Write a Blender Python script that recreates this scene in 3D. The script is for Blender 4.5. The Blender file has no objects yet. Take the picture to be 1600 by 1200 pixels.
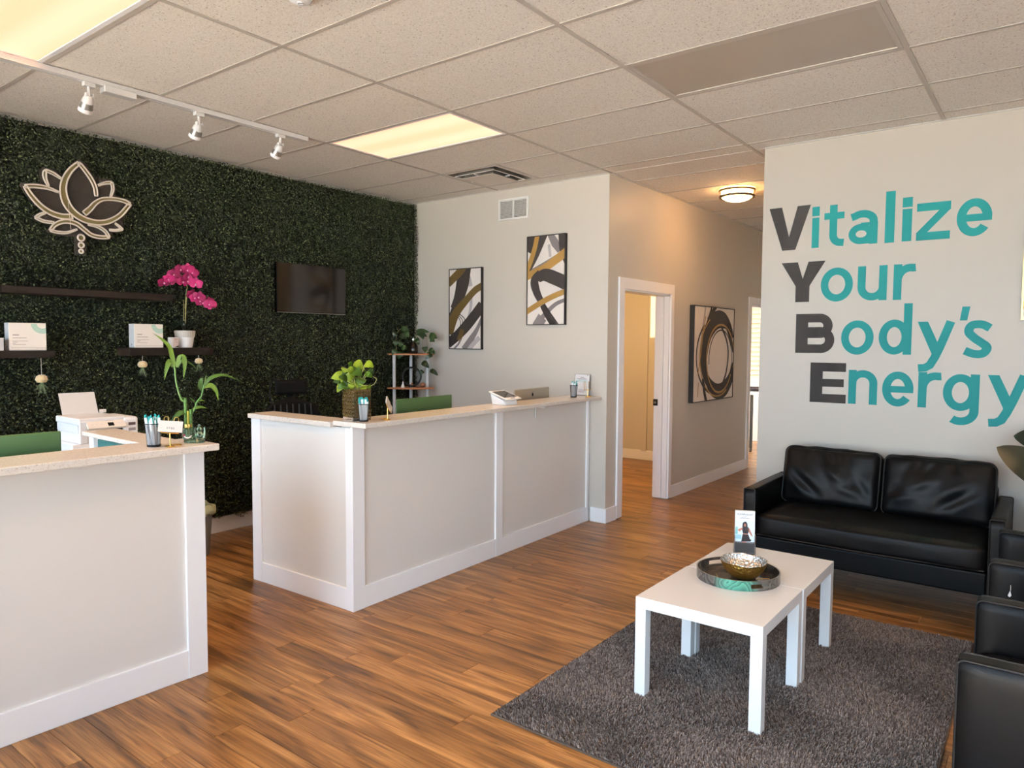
import bpy, bmesh, math, random
import numpy as np
from mathutils import Vector, Matrix, Euler, noise as mnoise

S = bpy.context.scene
COL = S.collection
R = math.radians
PI = math.pi
random.seed(7)

# ------------------------------------------------------------------ camera
cam_d = bpy.data.cameras.new('camera'); cam = bpy.data.objects.new('camera', cam_d); COL.objects.link(cam)
yaw, pitch, roll = -0.65166, -0.058339, 0.0060525
fwd = Vector((math.sin(yaw)*math.cos(pitch), math.cos(yaw)*math.cos(pitch), math.sin(pitch)))
rt = Vector((math.cos(yaw), -math.sin(yaw), 0)); up = rt.cross(fwd)
rt2 = rt*math.cos(roll)+up*math.sin(roll); up2 = up*math.cos(roll)-rt*math.sin(roll)
M = Matrix((rt2, up2, -fwd)).transposed().to_4x4(); M.translation = (0, 0, 1.577)
cam.matrix_world = M
cam_d.sensor_width = 36; cam_d.lens = 36*1119.825/1600; cam_d.clip_start = 0.02
S.camera = cam

# ------------------------------------------------------------------ view, world
S.view_settings.view_transform = 'Standard'; S.view_settings.look = 'None'
S.view_settings.gamma = 1; S.view_settings.use_curve_mapping = False
S.view_settings.exposure = 0.46
S.cycles.use_denoising = True
S.cycles.max_bounces = 10; S.cycles.diffuse_bounces = 6; S.cycles.glossy_bounces = 4
S.cycles.transmission_bounces = 8; S.cycles.transparent_max_bounces = 12
S.cycles.sample_clamp_indirect = 6.0; S.cycles.caustics_reflective = False; S.cycles.caustics_refractive = False

SKY_STRENGTH = 6.5
SUN_E = 240.0
W = bpy.data.worlds.new('daylight_sky'); S.world = W; W.use_nodes = True
nt = W.node_tree; nt.nodes.clear()
wo = nt.nodes.new('ShaderNodeOutputWorld'); wb = nt.nodes.new('ShaderNodeBackground')
tc = nt.nodes.new('ShaderNodeTexCoord'); sx = nt.nodes.new('ShaderNodeSeparateXYZ'); cr = nt.nodes.new('ShaderNodeValToRGB')
cr.color_ramp.elements[0].position = 0.0; cr.color_ramp.elements[0].color = (0.62, 0.82, 1.0, 1)
cr.color_ramp.elements[1].position = 0.8; cr.color_ramp.elements[1].color = (0.46, 0.70, 1.0, 1)
nt.links.new(tc.outputs['Generated'], sx.inputs[0]); nt.links.new(sx.outputs['Z'], cr.inputs[0])
nt.links.new(cr.outputs[0], wb.inputs['Color']); wb.inputs['Strength'].default_value = SKY_STRENGTH
nt.links.new(wb.outputs[0], wo.inputs[0])

# the sun stands high behind the building: it lights the pavement outside, not the room
sun_d = bpy.data.lights.new('sun', 'SUN'); sun_d.energy = SUN_E; sun_d.color = (1.0, 0.87, 0.70); sun_d.angle = R(0.6)
sun = bpy.data.objects.new('sun', sun_d); COL.objects.link(sun); sun.rotation_euler = (R(-26), R(-10), 0)
PANEL_COL = (1.5, 0.66, 0.40)        # lit fluorescent diffusers
PANEL_W = 11.0
CORR_W = 36.0                       # corridor ceiling lamp, watts
ROOM1_W = 150.0
ROOM2_W = 15.0

# ------------------------------------------------------------------ materials
def lin(c):
    o = []
    for v in c[:3]:
        v = v/255.0
        o.append(v/12.92 if v <= 0.04045 else ((v+0.055)/1.055)**2.4)
    return (*o, 1.0)

MATS = {}
def mat(name, col=(200, 200, 200), rough=0.5, metal=0.0, spec=0.5, trans=0.0, ior=1.45, emit=None, estr=1.0, alpha=1.0, coat=0.0):
    m = bpy.data.materials.new(name); m.use_nodes = True
    p = m.node_tree.nodes['Principled BSDF']
    p.inputs['Base Color'].default_value = lin(col); p.inputs['Roughness'].default_value = rough
    p.inputs['Metallic'].default_value = metal; p.inputs['Specular IOR Level'].default_value = spec
    p.inputs['Transmission Weight'].default_value = trans; p.inputs['IOR'].default_value = ior
    p.inputs['Alpha'].default_value = alpha; p.inputs['Coat Weight'].default_value = coat
    if emit:
        p.inputs['Emission Color'].default_value = (*emit, 1); p.inputs['Emission Strength'].default_value = estr
    MATS[name] = m
    return m

def nodes(m):
    n = m.node_tree.nodes; return n, m.node_tree.links, n['Principled BSDF']

def add_noise_color(m, c0, c1, scale=(1, 1, 1), nscale=10, detail=4, lo=0.35, hi=0.65, coord='Position', bump=0.0, dist=0.01):
    n, l, p = nodes(m)
    if coord == 'Position': src = n.new('ShaderNodeNewGeometry').outputs['Position']
    else: src = n.new('ShaderNodeTexCoord').outputs[coord]
    mp = n.new('ShaderNodeMapping'); mp.inputs['Scale'].default_value = scale
    l.new(src, mp.inputs[0])
    nz = n.new('ShaderNodeTexNoise'); nz.inputs['Scale'].default_value = nscale; nz.inputs['Detail'].default_value = detail
    l.new(mp.outputs[0], nz.inputs['Vector'])
    r = n.new('ShaderNodeValToRGB'); r.color_ramp.elements[0].position = lo; r.color_ramp.elements[1].position = hi
    r.color_ramp.elements[0].color = lin(c0); r.color_ramp.elements[1].color = lin(c1)
    l.new(nz.outputs['Fac'], r.inputs[0]); l.new(r.outputs[0], p.inputs['Base Color'])
    if bump:
        b = n.new('ShaderNodeBump'); b.inputs['Strength'].default_value = bump; b.inputs['Distance'].default_value = dist
        l.new(nz.outputs['Fac'], b.inputs['Height']); l.new(b.outputs[0], p.inputs['Normal'])
    return nz

def add_bump(m, nscale=80, strength=0.2, dist=0.002, detail=3, kind='noise', coord='Position'):
    n, l, p = nodes(m)
    src = n.new('ShaderNodeNewGeometry').outputs['Position'] if coord == 'Position' else n.new('ShaderNodeTexCoord').outputs[coord]
    if kind == 'noise':
        t = n.new('ShaderNodeTexNoise'); t.inputs['Scale'].default_value = nscale; t.inputs['Detail'].default_value = detail; o = t.outputs['Fac']
    else:
        t = n.new('ShaderNodeTexVoronoi'); t.inputs['Scale'].default_value = nscale; o = t.outputs['Distance']
    l.new(src, t.inputs['Vector'])
    b = n.new('ShaderNodeBump'); b.inputs['Strength'].default_value = strength; b.inputs['Distance'].default_value = dist
    l.new(o, b.inputs['Height']); l.new(b.outputs[0], p.inputs['Normal'])

def island_color(m, cols, per_object=False):
    n, l, p = nodes(m)
    g = n.new('ShaderNodeObjectInfo' if per_object else 'ShaderNodeNewGeometry'); r = n.new('ShaderNodeValToRGB')
    els = r.color_ramp.elements
    while len(els) < len(cols): els.new(0.5)
    for i, (pos, c) in enumerate(cols):
        els[i].position = pos; els[i].color = lin(c)
    l.new(g.outputs['Random' if per_object else 'Random Per Island'], r.inputs[0]); l.new(r.outputs[0], p.inputs['Base Color'])

wall_m = mat('greige_paint', (202, 195, 184), 0.42, spec=0.4); add_bump(wall_m, 220, 0.05, 0.001)
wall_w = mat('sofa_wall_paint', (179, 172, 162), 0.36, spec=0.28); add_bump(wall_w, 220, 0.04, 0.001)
trim_m = mat('white_trim_paint', (243, 242, 242), 0.32)
white_m = mat('white_lacquer', (222, 221, 219), 0.25)
panel_m = mat('counter_panel_paint', (224, 219, 212), 0.5, spec=0.35)
dark_gap = mat('dark_gap', (25, 22, 20), 0.9)

# wood plank floor
floor_m = mat('laminate_wood', (165, 112, 66), 0.33, spec=0.45)
def build_floor_mat():
    n, l, p = nodes(floor_m)
    g = n.new('ShaderNodeNewGeometry'); oi = n.new('ShaderNodeObjectInfo')
    mul = n.new('ShaderNodeMath'); mul.operation = 'MULTIPLY'; mul.inputs[1].default_value = 37.0; l.new(oi.outputs['Random'], mul.inputs[0])
    cb = n.new('ShaderNodeCombineXYZ')
    for k in range(3): l.new(mul.outputs[0], cb.inputs[k])
    ad = n.new('ShaderNodeVectorMath'); ad.operation = 'ADD'; l.new(g.outputs['Position'], ad.inputs[0]); l.new(cb.outputs[0], ad.inputs[1])
    def nz(scale, nscale, detail, dist=0.0):
        mp = n.new('ShaderNodeMapping'); mp.inputs['Scale'].default_value = scale; l.new(ad.outputs[0], mp.inputs[0])
        t = n.new('ShaderNodeTexNoise'); t.inputs['Scale'].default_value = nscale; t.inputs['Detail'].default_value = detail; t.inputs['Distortion'].default_value = dist
        l.new(mp.outputs[0], t.inputs['Vector']); return t.outputs['Fac']
    a = nz((1.0, 10, 1), 1.7, 8, 0.7)
    b = nz((2.2, 90, 1), 1.3, 5, 0.2)
    c = nz((1.3, 20, 1), 1.9, 6, 1.3)
    r1 = n.new('ShaderNodeValToRGB'); e = r1.color_ramp.elements
    e[0].position = 0.32; e[0].color = lin((100, 69, 40)); e[1].position = 0.70; e[1].color = lin((190, 142, 88))
    e2 = e.new(0.5); e2.color = lin((154, 108, 60))
    l.new(a, r1.inputs[0])
    r2 = n.new('ShaderNodeValToRGB'); e = r2.color_ramp.elements
    e[0].position = 0.33; e[0].color = (0.52, 0.49, 0.47, 1); e[1].position = 0.60; e[1].color = (1.08, 1.06, 1.04, 1)
    l.new(b, r2.inputs[0])
    mx = n.new('ShaderNodeMix'); mx.data_type = 'RGBA'; mx.blend_type = 'MULTIPLY'; mx.inputs['Factor'].default_value = 0.75
    l.new(r1.outputs[0], mx.inputs['A']); l.new(r2.outputs[0], mx.inputs['B'])
    r3 = n.new('ShaderNodeValToRGB'); e = r3.color_ramp.elements
    e[0].position = 0.27; e[0].color = (0.30, 0.24, 0.2, 1); e[1].position = 0.44; e[1].color = (1, 1, 1, 1)
    l.new(c, r3.inputs[0])
    mx2 = n.new('ShaderNodeMix'); mx2.data_type = 'RGBA'; mx2.blend_type = 'MULTIPLY'; mx2.inputs['Factor'].default_value = 0.85
    l.new(mx.outputs['Result'], mx2.inputs['A']); l.new(r3.outputs[0], mx2.inputs['B'])
    hv = n.new('ShaderNodeHueSaturation'); mr = n.new('ShaderNodeMapRange'); mr.inputs['To Min'].default_value = 0.84; mr.inputs['To Max'].default_value = 1.14
    l.new(oi.outputs['Random'], mr.inputs['Value']); l.new(mr.outputs[0], hv.inputs['Value']); l.new(mx2.outputs['Result'], hv.inputs['Color'])
    l.new(hv.outputs[0], p.inputs['Base Color'])
    bp = n.new('ShaderNodeBump'); bp.inputs['Strength'].default_value = 0.12; bp.inputs['Distance'].default_value = 0.002
    l.new(b, bp.inputs['Height']); l.new(bp.outputs[0], p.inputs['Normal'])
build_floor_mat()

# acoustic ceiling tile
tile_m = mat('acoustic_tile', (216, 209, 200), 0.85, spec=0.2)
def build_tile_mat():
    n, l, p = nodes(tile_m)
    g = n.new('ShaderNodeNewGeometry')
    v = n.new('ShaderNodeTexVoronoi'); v.inputs['Scale'].default_value = 55; l.new(g.outputs['Position'], v.inputs['Vector'])
    nz = n.new('ShaderNodeTexNoise'); nz.inputs['Scale'].default_value = 130; nz.inputs['Detail'].default_value = 2; l.new(g.outputs['Position'], nz.inputs['Vector'])
    r = n.new('ShaderNodeValToRGB'); e = r.color_ramp.elements
    e[0].position = 0.12; e[0].color = (0.45, 0.40, 0.36, 1); e[1].position = 0.24; e[1].color = (1, 1, 1, 1)
    l.new(v.outputs['Distance'], r.inputs[0])
    sepc = n.new('ShaderNodeSeparateColor'); l.new(v.outputs['Color'], sepc.inputs[0])
    gt = n.new('ShaderNodeMath'); gt.operation = 'GREATER_THAN'; gt.inputs[1].default_value = 0.55; l.new(sepc.outputs[0], gt.inputs[0])
    r2 = n.new('ShaderNodeValToRGB'); e = r2.color_ramp.elements
    e[0].position = 0.3; e[0].color = lin((206, 198, 189)); e[1].position = 0.6; e[1].color = lin((228, 222, 214))
    l.new(nz.outputs['Fac'], r2.inputs[0])
    mx = n.new('ShaderNodeMix'); mx.data_type = 'RGBA'; mx.blend_type = 'MULTIPLY'
    l.new(gt.outputs[0], mx.inputs['Factor']); l.new(r2.outputs[0], mx.inputs['A']); l.new(r.outputs[0], mx.inputs['B'])
    l.new(mx.outputs['Result'], p.inputs['Base Color'])
    bp = n.new('ShaderNodeBump'); bp.inputs['Strength'].default_value = 0.25; bp.inputs['Distance'].default_value = 0.003
    l.new(nz.outputs['Fac'], bp.inputs['Height']); l.new(bp.outputs[0], p.inputs['Normal'])
build_tile_mat()
tee_m = mat('ceiling_grid_metal', (176, 168, 160), 0.5)
angle_m = mat('wall_angle_white', (235, 232, 228), 0.5)

# lit diffuser with faint tube bands
def diffuser_mat(name, lit=True):
    m = mat(name, (40, 38, 34), 0.5)
    if lit:
        n, l, p = nodes(m)
        t = n.new('ShaderNodeTexCoord'); s = n.new('ShaderNodeSeparateXYZ'); l.new(t.outputs['Object'], s.inputs[0])
        w = n.new('ShaderNodeTexWave'); w.wave_type = 'BANDS'; w.bands_direction = 'Y'; w.inputs['Scale'].default_value = 1.05
        w.inputs['Distortion'].default_value = 1.2; w.inputs['Detail Scale'].default_value = 0.6
        l.new(t.outputs['Object'], w.inputs['Vector'])
        r = n.new('ShaderNodeValToRGB'); e = r.color_ramp.elements
        e[0].position = 0.1; e[0].color = (0.90, 0.90, 0.86, 1); e[1].position = 0.9; e[1].color = (1.04, 1.02, 1.08, 1)
        l.new(w.outputs['Fac'], r.inputs[0])
        mx = n.new('ShaderNodeMix'); mx.data_type = 'RGBA'; mx.blend_type = 'MULTIPLY'; mx.inputs['Factor'].default_value = 1
        mx.inputs['A'].default_value = (*PANEL_COL, 1); l.new(r.outputs[0], mx.inputs['B'])
        l.new(mx.outputs['Result'], p.inputs['Emission Color']); p.inputs['Emission Strength'].default_value = 1.0
    return m
lit_m = diffuser_mat('lit_diffuser'); unlit_m = mat('unlit_diffuser', (166, 155, 144), 0.45)

quartz_m = mat('speckled_quartz', (226, 218, 206), 0.2, spec=0.5)
def build_quartz():
    n, l, p = nodes(quartz_m)
    g = n.new('ShaderNodeNewGeometry'); v = n.new('ShaderNodeTexVoronoi'); v.inputs['Scale'].default_value = 190
    l.new(g.outputs['Position'], v.inputs['Vector'])
    s = n.new('ShaderNodeSeparateColor'); l.new(v.outputs['Color'], s.inputs[0])
    r = n.new('ShaderNodeValToRGB'); e = r.color_ramp.elements
    e[0].position = 0.0; e[0].color = lin((196, 178, 160)); e[1].position = 0.10; e[1].color = lin((214, 205, 193))
    e3 = e.new(0.9); e3.color = lin((222, 214, 204))
    l.new(s.outputs[0], r.inputs[0]); l.new(r.outputs[0], p.inputs['Base Color'])
build_quartz()

leaf_m = mat('boxwood_leaf', (40, 58, 34), 0.42, spec=0.45)
island_color(leaf_m, [(0.0, (16, 26, 15)), (0.5, (30, 44, 24)), (0.82, (52, 66, 38)), (0.95, (104, 112, 74))])
backing_m = mat('hedge_backing', (14, 20, 12), 0.9)
pile_m = mat('rug_pile', (128, 116, 108), 0.95, spec=0.1)
island_color(pile_m, [(0.0, (92, 82, 77)), (0.5, (124, 112, 105)), (1.0, (160, 146, 136))])
rug_m = mat('rug_backing', (84, 74, 68), 0.95); edge_m = mat('rug_binding', (92, 78, 66), 0.9)
leather_m = mat('black_leather', (9, 9, 10), 0.42, spec=0.19); add_bump(leather_m, 420, 0.12, 0.0012, 2)
piping_m = mat('leather_piping', (24, 23, 23), 0.45)
black_m = mat('matte_black', (18, 17, 17), 0.55); blackgloss_m = mat('gloss_black', (10, 10, 11), 0.12)
shelf_m = mat('dark_brown_shelf', (26, 19, 17), 0.5, spec=0.25); add_noise_color(shelf_m, (20, 14, 12), (30, 22, 19), (2, 2, 20), 6)
screen_m = mat('tv_glass', (12, 9, 8), 0.10, spec=0.6)
teal_m = mat('teal_vinyl', (22, 116, 120), 0.55, spec=0.15); char_m = mat('charcoal_vinyl', (38, 38, 40), 0.6, spec=0.15)
gold_m = mat('brushed_gold', (214, 178, 104), 0.28, metal=1.0)
brass_m = mat('hammered_gold', (214, 176, 92), 0.36, metal=1.0); add_bump(brass_m, 75, 0.8, 0.006, kind='v')
silver_m = mat('hammered_silver', (206, 203, 198), 0.26, metal=1.0); add_bump(silver_m, 75, 0.6, 0.006, kind='v')
chrome_m = mat('grey_metal', (150, 148, 145), 0.35, metal=0.8)
plastic_m = mat('white_plastic', (236, 236, 236), 0.4); greyp_m = mat('light_grey_plastic', (205, 205, 207), 0.45)
paper_m = mat('white_paper', (216, 214, 212), 0.7); carton_m = mat('cream_carton', (243, 236, 226), 0.55)
green_m = mat('green_aluminium', (66, 102, 62), 0.35, metal=0.25); silveral_m = mat('silver_aluminium', (176, 168, 152), 0.38, metal=0.5)
mesh_m = mat('black_mesh_wire', (26, 26, 30), 0.4, metal=0.4)
pen_w = mat('white_pen', (240, 242, 243), 0.35); pen_t = mat('teal_pen', (20, 150, 150), 0.35)
glass_m = mat('clear_glass', (235, 245, 238), 0.03, trans=1.0, ior=1.45)
gglass_m = mat('green_glass', (170, 214, 186), 0.05, trans=0.85, ior=1.45)
vase_m = mat('amber_glass', (176, 146, 84), 0.04, trans=0.8, ior=1.5, spec=0.8)
acryl_m = mat('clear_acrylic', (240, 242, 244), 0.04, trans=0.95, ior=1.3)
smoke_m = mat('smoked_acrylic', (74, 68, 62), 0.25, alpha=0.72)
neon_m = mat('unlit_neon_tube', (232, 220, 206), 0.35); neongold_m = mat('gold_backing', (124, 112, 70), 0.5)
pothos_m = mat('lime_pothos_leaf', (128, 176, 40), 0.5, spec=0.3); island_color(pothos_m, [(0, (30, 52, 12)), (0.45, (62, 92, 16)), (1, (128, 144, 30))], True)
dpothos_m = mat('dark_pothos_leaf', (44, 84, 38), 0.35); island_color(dpothos_m, [(0, (20, 40, 18)), (1, (44, 72, 32))], True)
bamboo_m = mat('bamboo_stalk', (70, 108, 42), 0.35); bleaf_m = mat('bamboo_leaf', (112, 156, 52), 0.5, spec=0.3); island_color(bleaf_m, [(0, (48, 74, 22)), (1, (92, 116, 36))], True)
stem_m = mat('pale_stem', (150, 146, 96), 0.6); orchid_m = mat('magenta_petal', (196, 38, 122), 0.5); island_color(orchid_m, [(0, (112, 10, 62)), (1, (180, 36, 110))], True)
orchidc_m = mat('orchid_lip', (226, 150, 184), 0.5)
ceram_m = mat('white_ceramic', (240, 238, 236), 0.3); ceramtex_m = mat('woven_ceramic', (205, 198, 190), 0.7)
canvas_m = mat('white_canvas', (228, 220, 212), 0.8)
ink_m = mat('black_paint', (40, 36, 36), 0.6); gold_p = mat('gold_paint', (168, 132, 72), 0.45, metal=0.25); grey_p = mat('grey_wash_paint', (120, 114, 116), 0.7); olive_p = mat('olive_gold_paint', (92, 76, 40), 0.5, metal=0.2)
darkleaf_m = mat('rubber_plant_leaf', (22, 33, 23), 0.3)
urchin_m = mat('sea_urchin_shell', (206, 184, 140), 0.6); airp_m = mat('air_plant_leaf', (104, 120, 88), 0.7)
wood_m = mat('bamboo_board', (176, 116, 74), 0.5)
tan_m = mat('brown_stone', (150, 106, 78), 0.6)
bag_m = mat('bin_bag', (196, 200, 160), 0.4, trans=0.0); bin_m = mat('grey_bin', (128, 122, 110), 0.5)
skin_m = mat('print_skin', (170, 110, 90), 0.6); sea_m = mat('print_sea', (150, 190, 200), 0.6); sky_m = mat('print_sky', (206, 220, 232), 0.6)
hair_m = mat('print_dark', (36, 26, 28), 0.6); printgrey_m = mat('print_grey', (128, 130, 128), 0.6)
ink_text = mat('ink_text', (110, 98, 100), 0.6); teal_print = mat('teal_print', (88, 186, 164), 0.5); darkteal_m = mat('teal_board', (52, 104, 104), 0.5)
lampglass_m = mat('lamp_glass', (255, 244, 220), 0.4, emit=(1.9, 1.55, 0.95), estr=1.6)
bronze_m = mat('bronze_ring', (74, 62, 42), 0.55, metal=0.0, spec=0.2)
lcd_m = mat('lcd', (20, 24, 28), 0.15)
winlit_m = mat('lit_window', (255, 246, 210), 0.5, emit=(0.9, 0.72, 0.42), estr=1.0)
blind_m = mat('blind_slat', (226, 196, 164), 0.6)
stone_m = mat('sidewalk', (188, 184, 176), 0.9)
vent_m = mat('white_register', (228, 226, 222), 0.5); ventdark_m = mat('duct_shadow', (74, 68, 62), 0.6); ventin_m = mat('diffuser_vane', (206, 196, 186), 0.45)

# window glass: thin pane
def pane_mat():
    m = bpy.data.materials.new('window_glass'); m.use_nodes = True
    n = m.node_tree.nodes; l = m.node_tree.links; n.clear()
    o = n.new('ShaderNodeOutputMaterial'); t = n.new('ShaderNodeBsdfTransparent'); g = n.new('ShaderNodeBsdfGlossy'); g.inputs['Roughness'].default_value = 0.02
    f = n.new('ShaderNodeFresnel'); f.inputs['IOR'].default_value = 1.45; x = n.new('ShaderNodeMixShader')
    l.new(f.outputs[0], x.inputs[0]); l.new(t.outputs[0], x.inputs[1]); l.new(g.outputs[0], x.inputs[2]); l.new(x.outputs[0], o.inputs[0])
    return m
pane_m = pane_mat()
# sheer wire mesh for the pen cups: half holes
def wire_mat():
    m = mat('black_wire_mesh', (62, 62, 70), 0.4, metal=0.3)
    n, l, p = nodes(m)
    t = n.new('ShaderNodeTexCoord'); out = n['Material Output']
    tr = n.new('ShaderNodeBsdfTransparent'); x = n.new('ShaderNodeMixShader')
    x.inputs[0].default_value = 0.58          # the weave is far too fine to resolve
    l.new(p.outputs[0], x.inputs[1]); l.new(tr.outputs[0], x.inputs[2]); l.new(x.outputs[0], out.inputs[0])
    return m
wire_m = wire_mat()

# ------------------------------------------------------------------ geometry helpers
class MB:
    def __init__(s): s.v = []; s.f = []; s.sm = []
    def add(s, vs, fs, smooth=False, M=None):
        o = len(s.v)
        for p in vs:
            p = Vector(p)
            s.v.append(tuple(M @ p) if M is not None else tuple(p))
        for f in fs: s.f.append(tuple(i+o for i in f)); s.sm.append(smooth)
        return s
    def box(s, lo, hi, M=None):
        x0, y0, z0 = lo; x1, y1, z1 = hi
        if x0 > x1: x0, x1 = x1, x0
        if y0 > y1: y0, y1 = y1, y0
        if z0 > z1: z0, z1 = z1, z0
        return s.add([(x0,y0,z0),(x1,y0,z0),(x1,y1,z0),(x0,y1,z0),(x0,y0,z1),(x1,y0,z1),(x1,y1,z1),(x0,y1,z1)],
                     [(0,3,2,1),(4,5,6,7),(0,1,5,4),(1,2,6,5),(2,3,7,6),(3,0,4,7)], False, M)
    def tube(s, pts, r, n=8, closed=False, caps=True):
        pts = [Vector(p) for p in pts]; N = len(pts)
        rs = r if isinstance(r, (list, tuple)) else [r]*N
        prev = None; o = []; vs = []
        for i, p in enumerate(pts):
            a = pts[(i-1) % N] if (i > 0 or closed) else p; b = pts[(i+1) % N] if (i < N-1 or closed) else p
            t = (b-a).normalized() if (b-a).length > 1e-9 else Vector((0, 0, 1))
            if prev is None:
                ref = Vector((0, 0, 1)) if abs(t.z) < 0.9 else Vector((1, 0, 0))
                u = t.cross(ref).normalized()
            else:
                u = prev - t*prev.dot(t)
                u = u.normalized() if u.length > 1e-6 else t.orthogonal().normalized()
            prev = u; w = t.cross(u)
            for k in range(n):
                a_ = 2*PI*k/n; vs.append(p + (u*math.cos(a_)+w*math.sin(a_))*rs[i])
        fs = []
        for i in range(N if closed else N-1):
            j = (i+1) % N
            for k in range(n): fs.append((i*n+k, i*n+(k+1) % n, j*n+(k+1) % n, j*n+k))
        s.add(vs, fs, True)
        if caps and not closed:
            s.add(vs[:n], [tuple(reversed(range(n)))]); s.add(vs[-n:], [tuple(range(n))])
        return s
    def cyl(s, p0, p1, r0, r1=None, n=16, caps=True): return s.tube([p0, p1], [r0, r0 if r1 is None else r1], n, False, caps)
    def lathe(s, prof, c=(0, 0, 0), n=24, sy=1.0, M=None):
        vs = []; fs = []
        for (r, z) in prof:
            for k in range(n):
                a = 2*PI*k/n; vs.append((c[0]+r*math.cos(a), c[1]+r*math.sin(a)*sy, c[2]+z))
        for i in range(len(prof)-1):
            for k in range(n): fs.append((i*n+k, i*n+(k+1) % n, (i+1)*n+(k+1) % n, (i+1)*n+k))
        s.add(vs, fs, True, M)
        return s
    def disc(s, c, r, n=24, up=True, sy=1.0):
        vs = [(c[0]+r*math.cos(2*PI*k/n), c[1]+r*math.sin(2*PI*k/n)*sy, c[2]) for k in range(n)]
        return s.add(vs, [tuple(range(n)) if up else tuple(reversed(range(n)))])
    def ball(s, c, r, n=14, m=8, M=None):
        rx, ry, rz = r if isinstance(r, (tuple, list)) else (r, r, r)
        vs = [(c[0], c[1], c[2]-rz)]; fs = []
        for i in range(1, m):
            t = -PI/2+PI*i/m
            for k in range(n): vs.append((c[0]+rx*math.cos(t)*math.cos(2*PI*k/n), c[1]+ry*math.cos(t)*math.sin(2*PI*k/n), c[2]+rz*math.sin(t)))
        vs.append((c[0], c[1], c[2]+rz))
        for k in range(n): fs.append((0, 1+(k+1) % n, 1+k))
        for i in range(m-2):
            for k in range(n): fs.append((1+i*n+k, 1+i*n+(k+1) % n, 1+(i+1)*n+(k+1) % n, 1+(i+1)*n+k))
        L = len(vs)-1; b = 1+(m-2)*n
        for k in range(n): fs.append((b+k, b+(k+1) % n, L))
        return s.add(vs, fs, True, M)
    def prism(s, pts, fn, w0, w1):
        n = len(pts)
        a = sum(pts[i][0]*pts[(i+1) % n][1]-pts[(i+1) % n][0]*pts[i][1] for i in range(n))
        if a < 0: pts = pts[::-1]
        vs = [fn(u, v, w0) for u, v in pts]+[fn(u, v, w1) for u, v in pts]
        fs = [tuple(range(n, 2*n)), tuple(reversed(range(n)))]
        for i in range(n): fs.append((i, (i+1) % n, n+(i+1) % n, n+i))
        return s.add(vs, fs)
    def stroke(s, pts, w, fn, w0, w1, closed=False):
        P = []
        for p in pts:
            q_ = Vector((p[0], p[1]))
            if not P or (q_-P[-1]).length > 1e-5: P.append(q_)
        if len(P) != len(pts) and isinstance(w, (list, tuple)): w = list(w)[:len(P)]
        N = len(P)
        ws = w if isinstance(w, (list, tuple)) else [w]*N
        L = []; Rr = []
        for i in range(N):
            a = P[(i-1) % N] if (i > 0 or closed) else None; b = P[(i+1) % N] if (i < N-1 or closed) else None
            d0 = (P[i]-a).normalized() if a is not None else None; d1 = (b-P[i]).normalized() if b is not None else None
            if d0 is None: d0 = d1
            if d1 is None: d1 = d0
            n0 = Vector((-d0.y, d0.x)); n1 = Vector((-d1.y, d1.x)); m = (n0+n1)
            m = m.normalized() if m.length > 1e-6 else n0
            k = min(1/max(0.35, m.dot(n0)), 2.5)
            L.append(P[i]+m*ws[i]/2*k); Rr.append(P[i]-m*ws[i]/2*k)
        vs = [fn(p.x, p.y, w1) for p in L]+[fn(p.x, p.y, w1) for p in Rr]+[fn(p.x, p.y, w0) for p in L]+[fn(p.x, p.y, w0) for p in Rr]
        fs = []
        for i in range(N if closed else N-1):
            j = (i+1) % N
            fs += [(N+i, N+j, j, i), (i, j, 2*N+j, 2*N+i), (3*N+i, 3*N+j, N+j, N+i)]
        if not closed: fs += [(0, 2*N, 3*N, N), (N-1, 2*N-1, 4*N-1, 3*N-1)]
        return s.add(vs, fs)
    def leaf(s, pts, width, prof='lance', nrm=(0.3, -0.3, 1), fold=0.25, n=7):
        """pts: centre line base to tip; nrm: rough upward normal"""
        c = catmull([Vector(p) for p in pts], n); N = len(c); nr = Vector(nrm).normalized()
        vs = []; fs = []
        for i, p in enumerate(c):
            t = i/(N-1); d = (c[min(i+1, N-1)]-c[max(i-1, 0)]).normalized(); sd = d.cross(nr)
            sd = sd.normalized() if sd.length > 1e-5 else d.orthogonal().normalized()
            u = sd.cross(d).normalized()
            if prof == 'lance': w = math.sin(PI*min(1, 0.08+0.92*t)**0.75)
            elif prof == 'heart': w = (math.sin(PI*(t**0.62)))**0.75 if 0 < t < 1 else 0.02
            else: w = math.sin(PI*t)**0.7 if 0 < t < 1 else 0.02
            w = max(w, 0.02)*width/2
            vs += [p+sd*w+u*w*fold, p, p-sd*w+u*w*fold]
        for i in range(N-1):
            a = 3*i; b = 3*(i+1)
            fs += [(a, a+1, b+1, b), (a+1, a+2, b+2, b+1)]
        return s.add(vs, fs, True)
    def build(s, name, m, parent=None, bevel=0.0, seg=2, off=None, loc=None, rotz=0.0, sharp=35):
        me = bpy.data.meshes.new(name)
        vs = s.v
        if off is not None: vs = [(p[0]-off[0], p[1]-off[1], p[2]-off[2]) for p in vs]
        me.from_pydata([tuple(p) for p in vs], [], s.f); me.update()
        me.polygons.foreach_set('use_smooth', [True]*len(me.polygons) if any(s.sm) else [False]*len(me.polygons))
        if any(s.sm): me.set_sharp_from_angle(angle=R(sharp))
        o = bpy.data.objects.new(name, me); COL.objects.link(o)
        if m is not None: me.materials.append(m)
        if parent is not None: o.parent = parent
        if loc is not None: o.location = loc
        o.rotation_euler.z = rotz
        if bevel:
            b = o.modifiers.new('bevel', 'BEVEL'); b.width = bevel; b.segments = seg; b.limit_method = 'ANGLE'; b.angle_limit = R(40)
        return o

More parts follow.
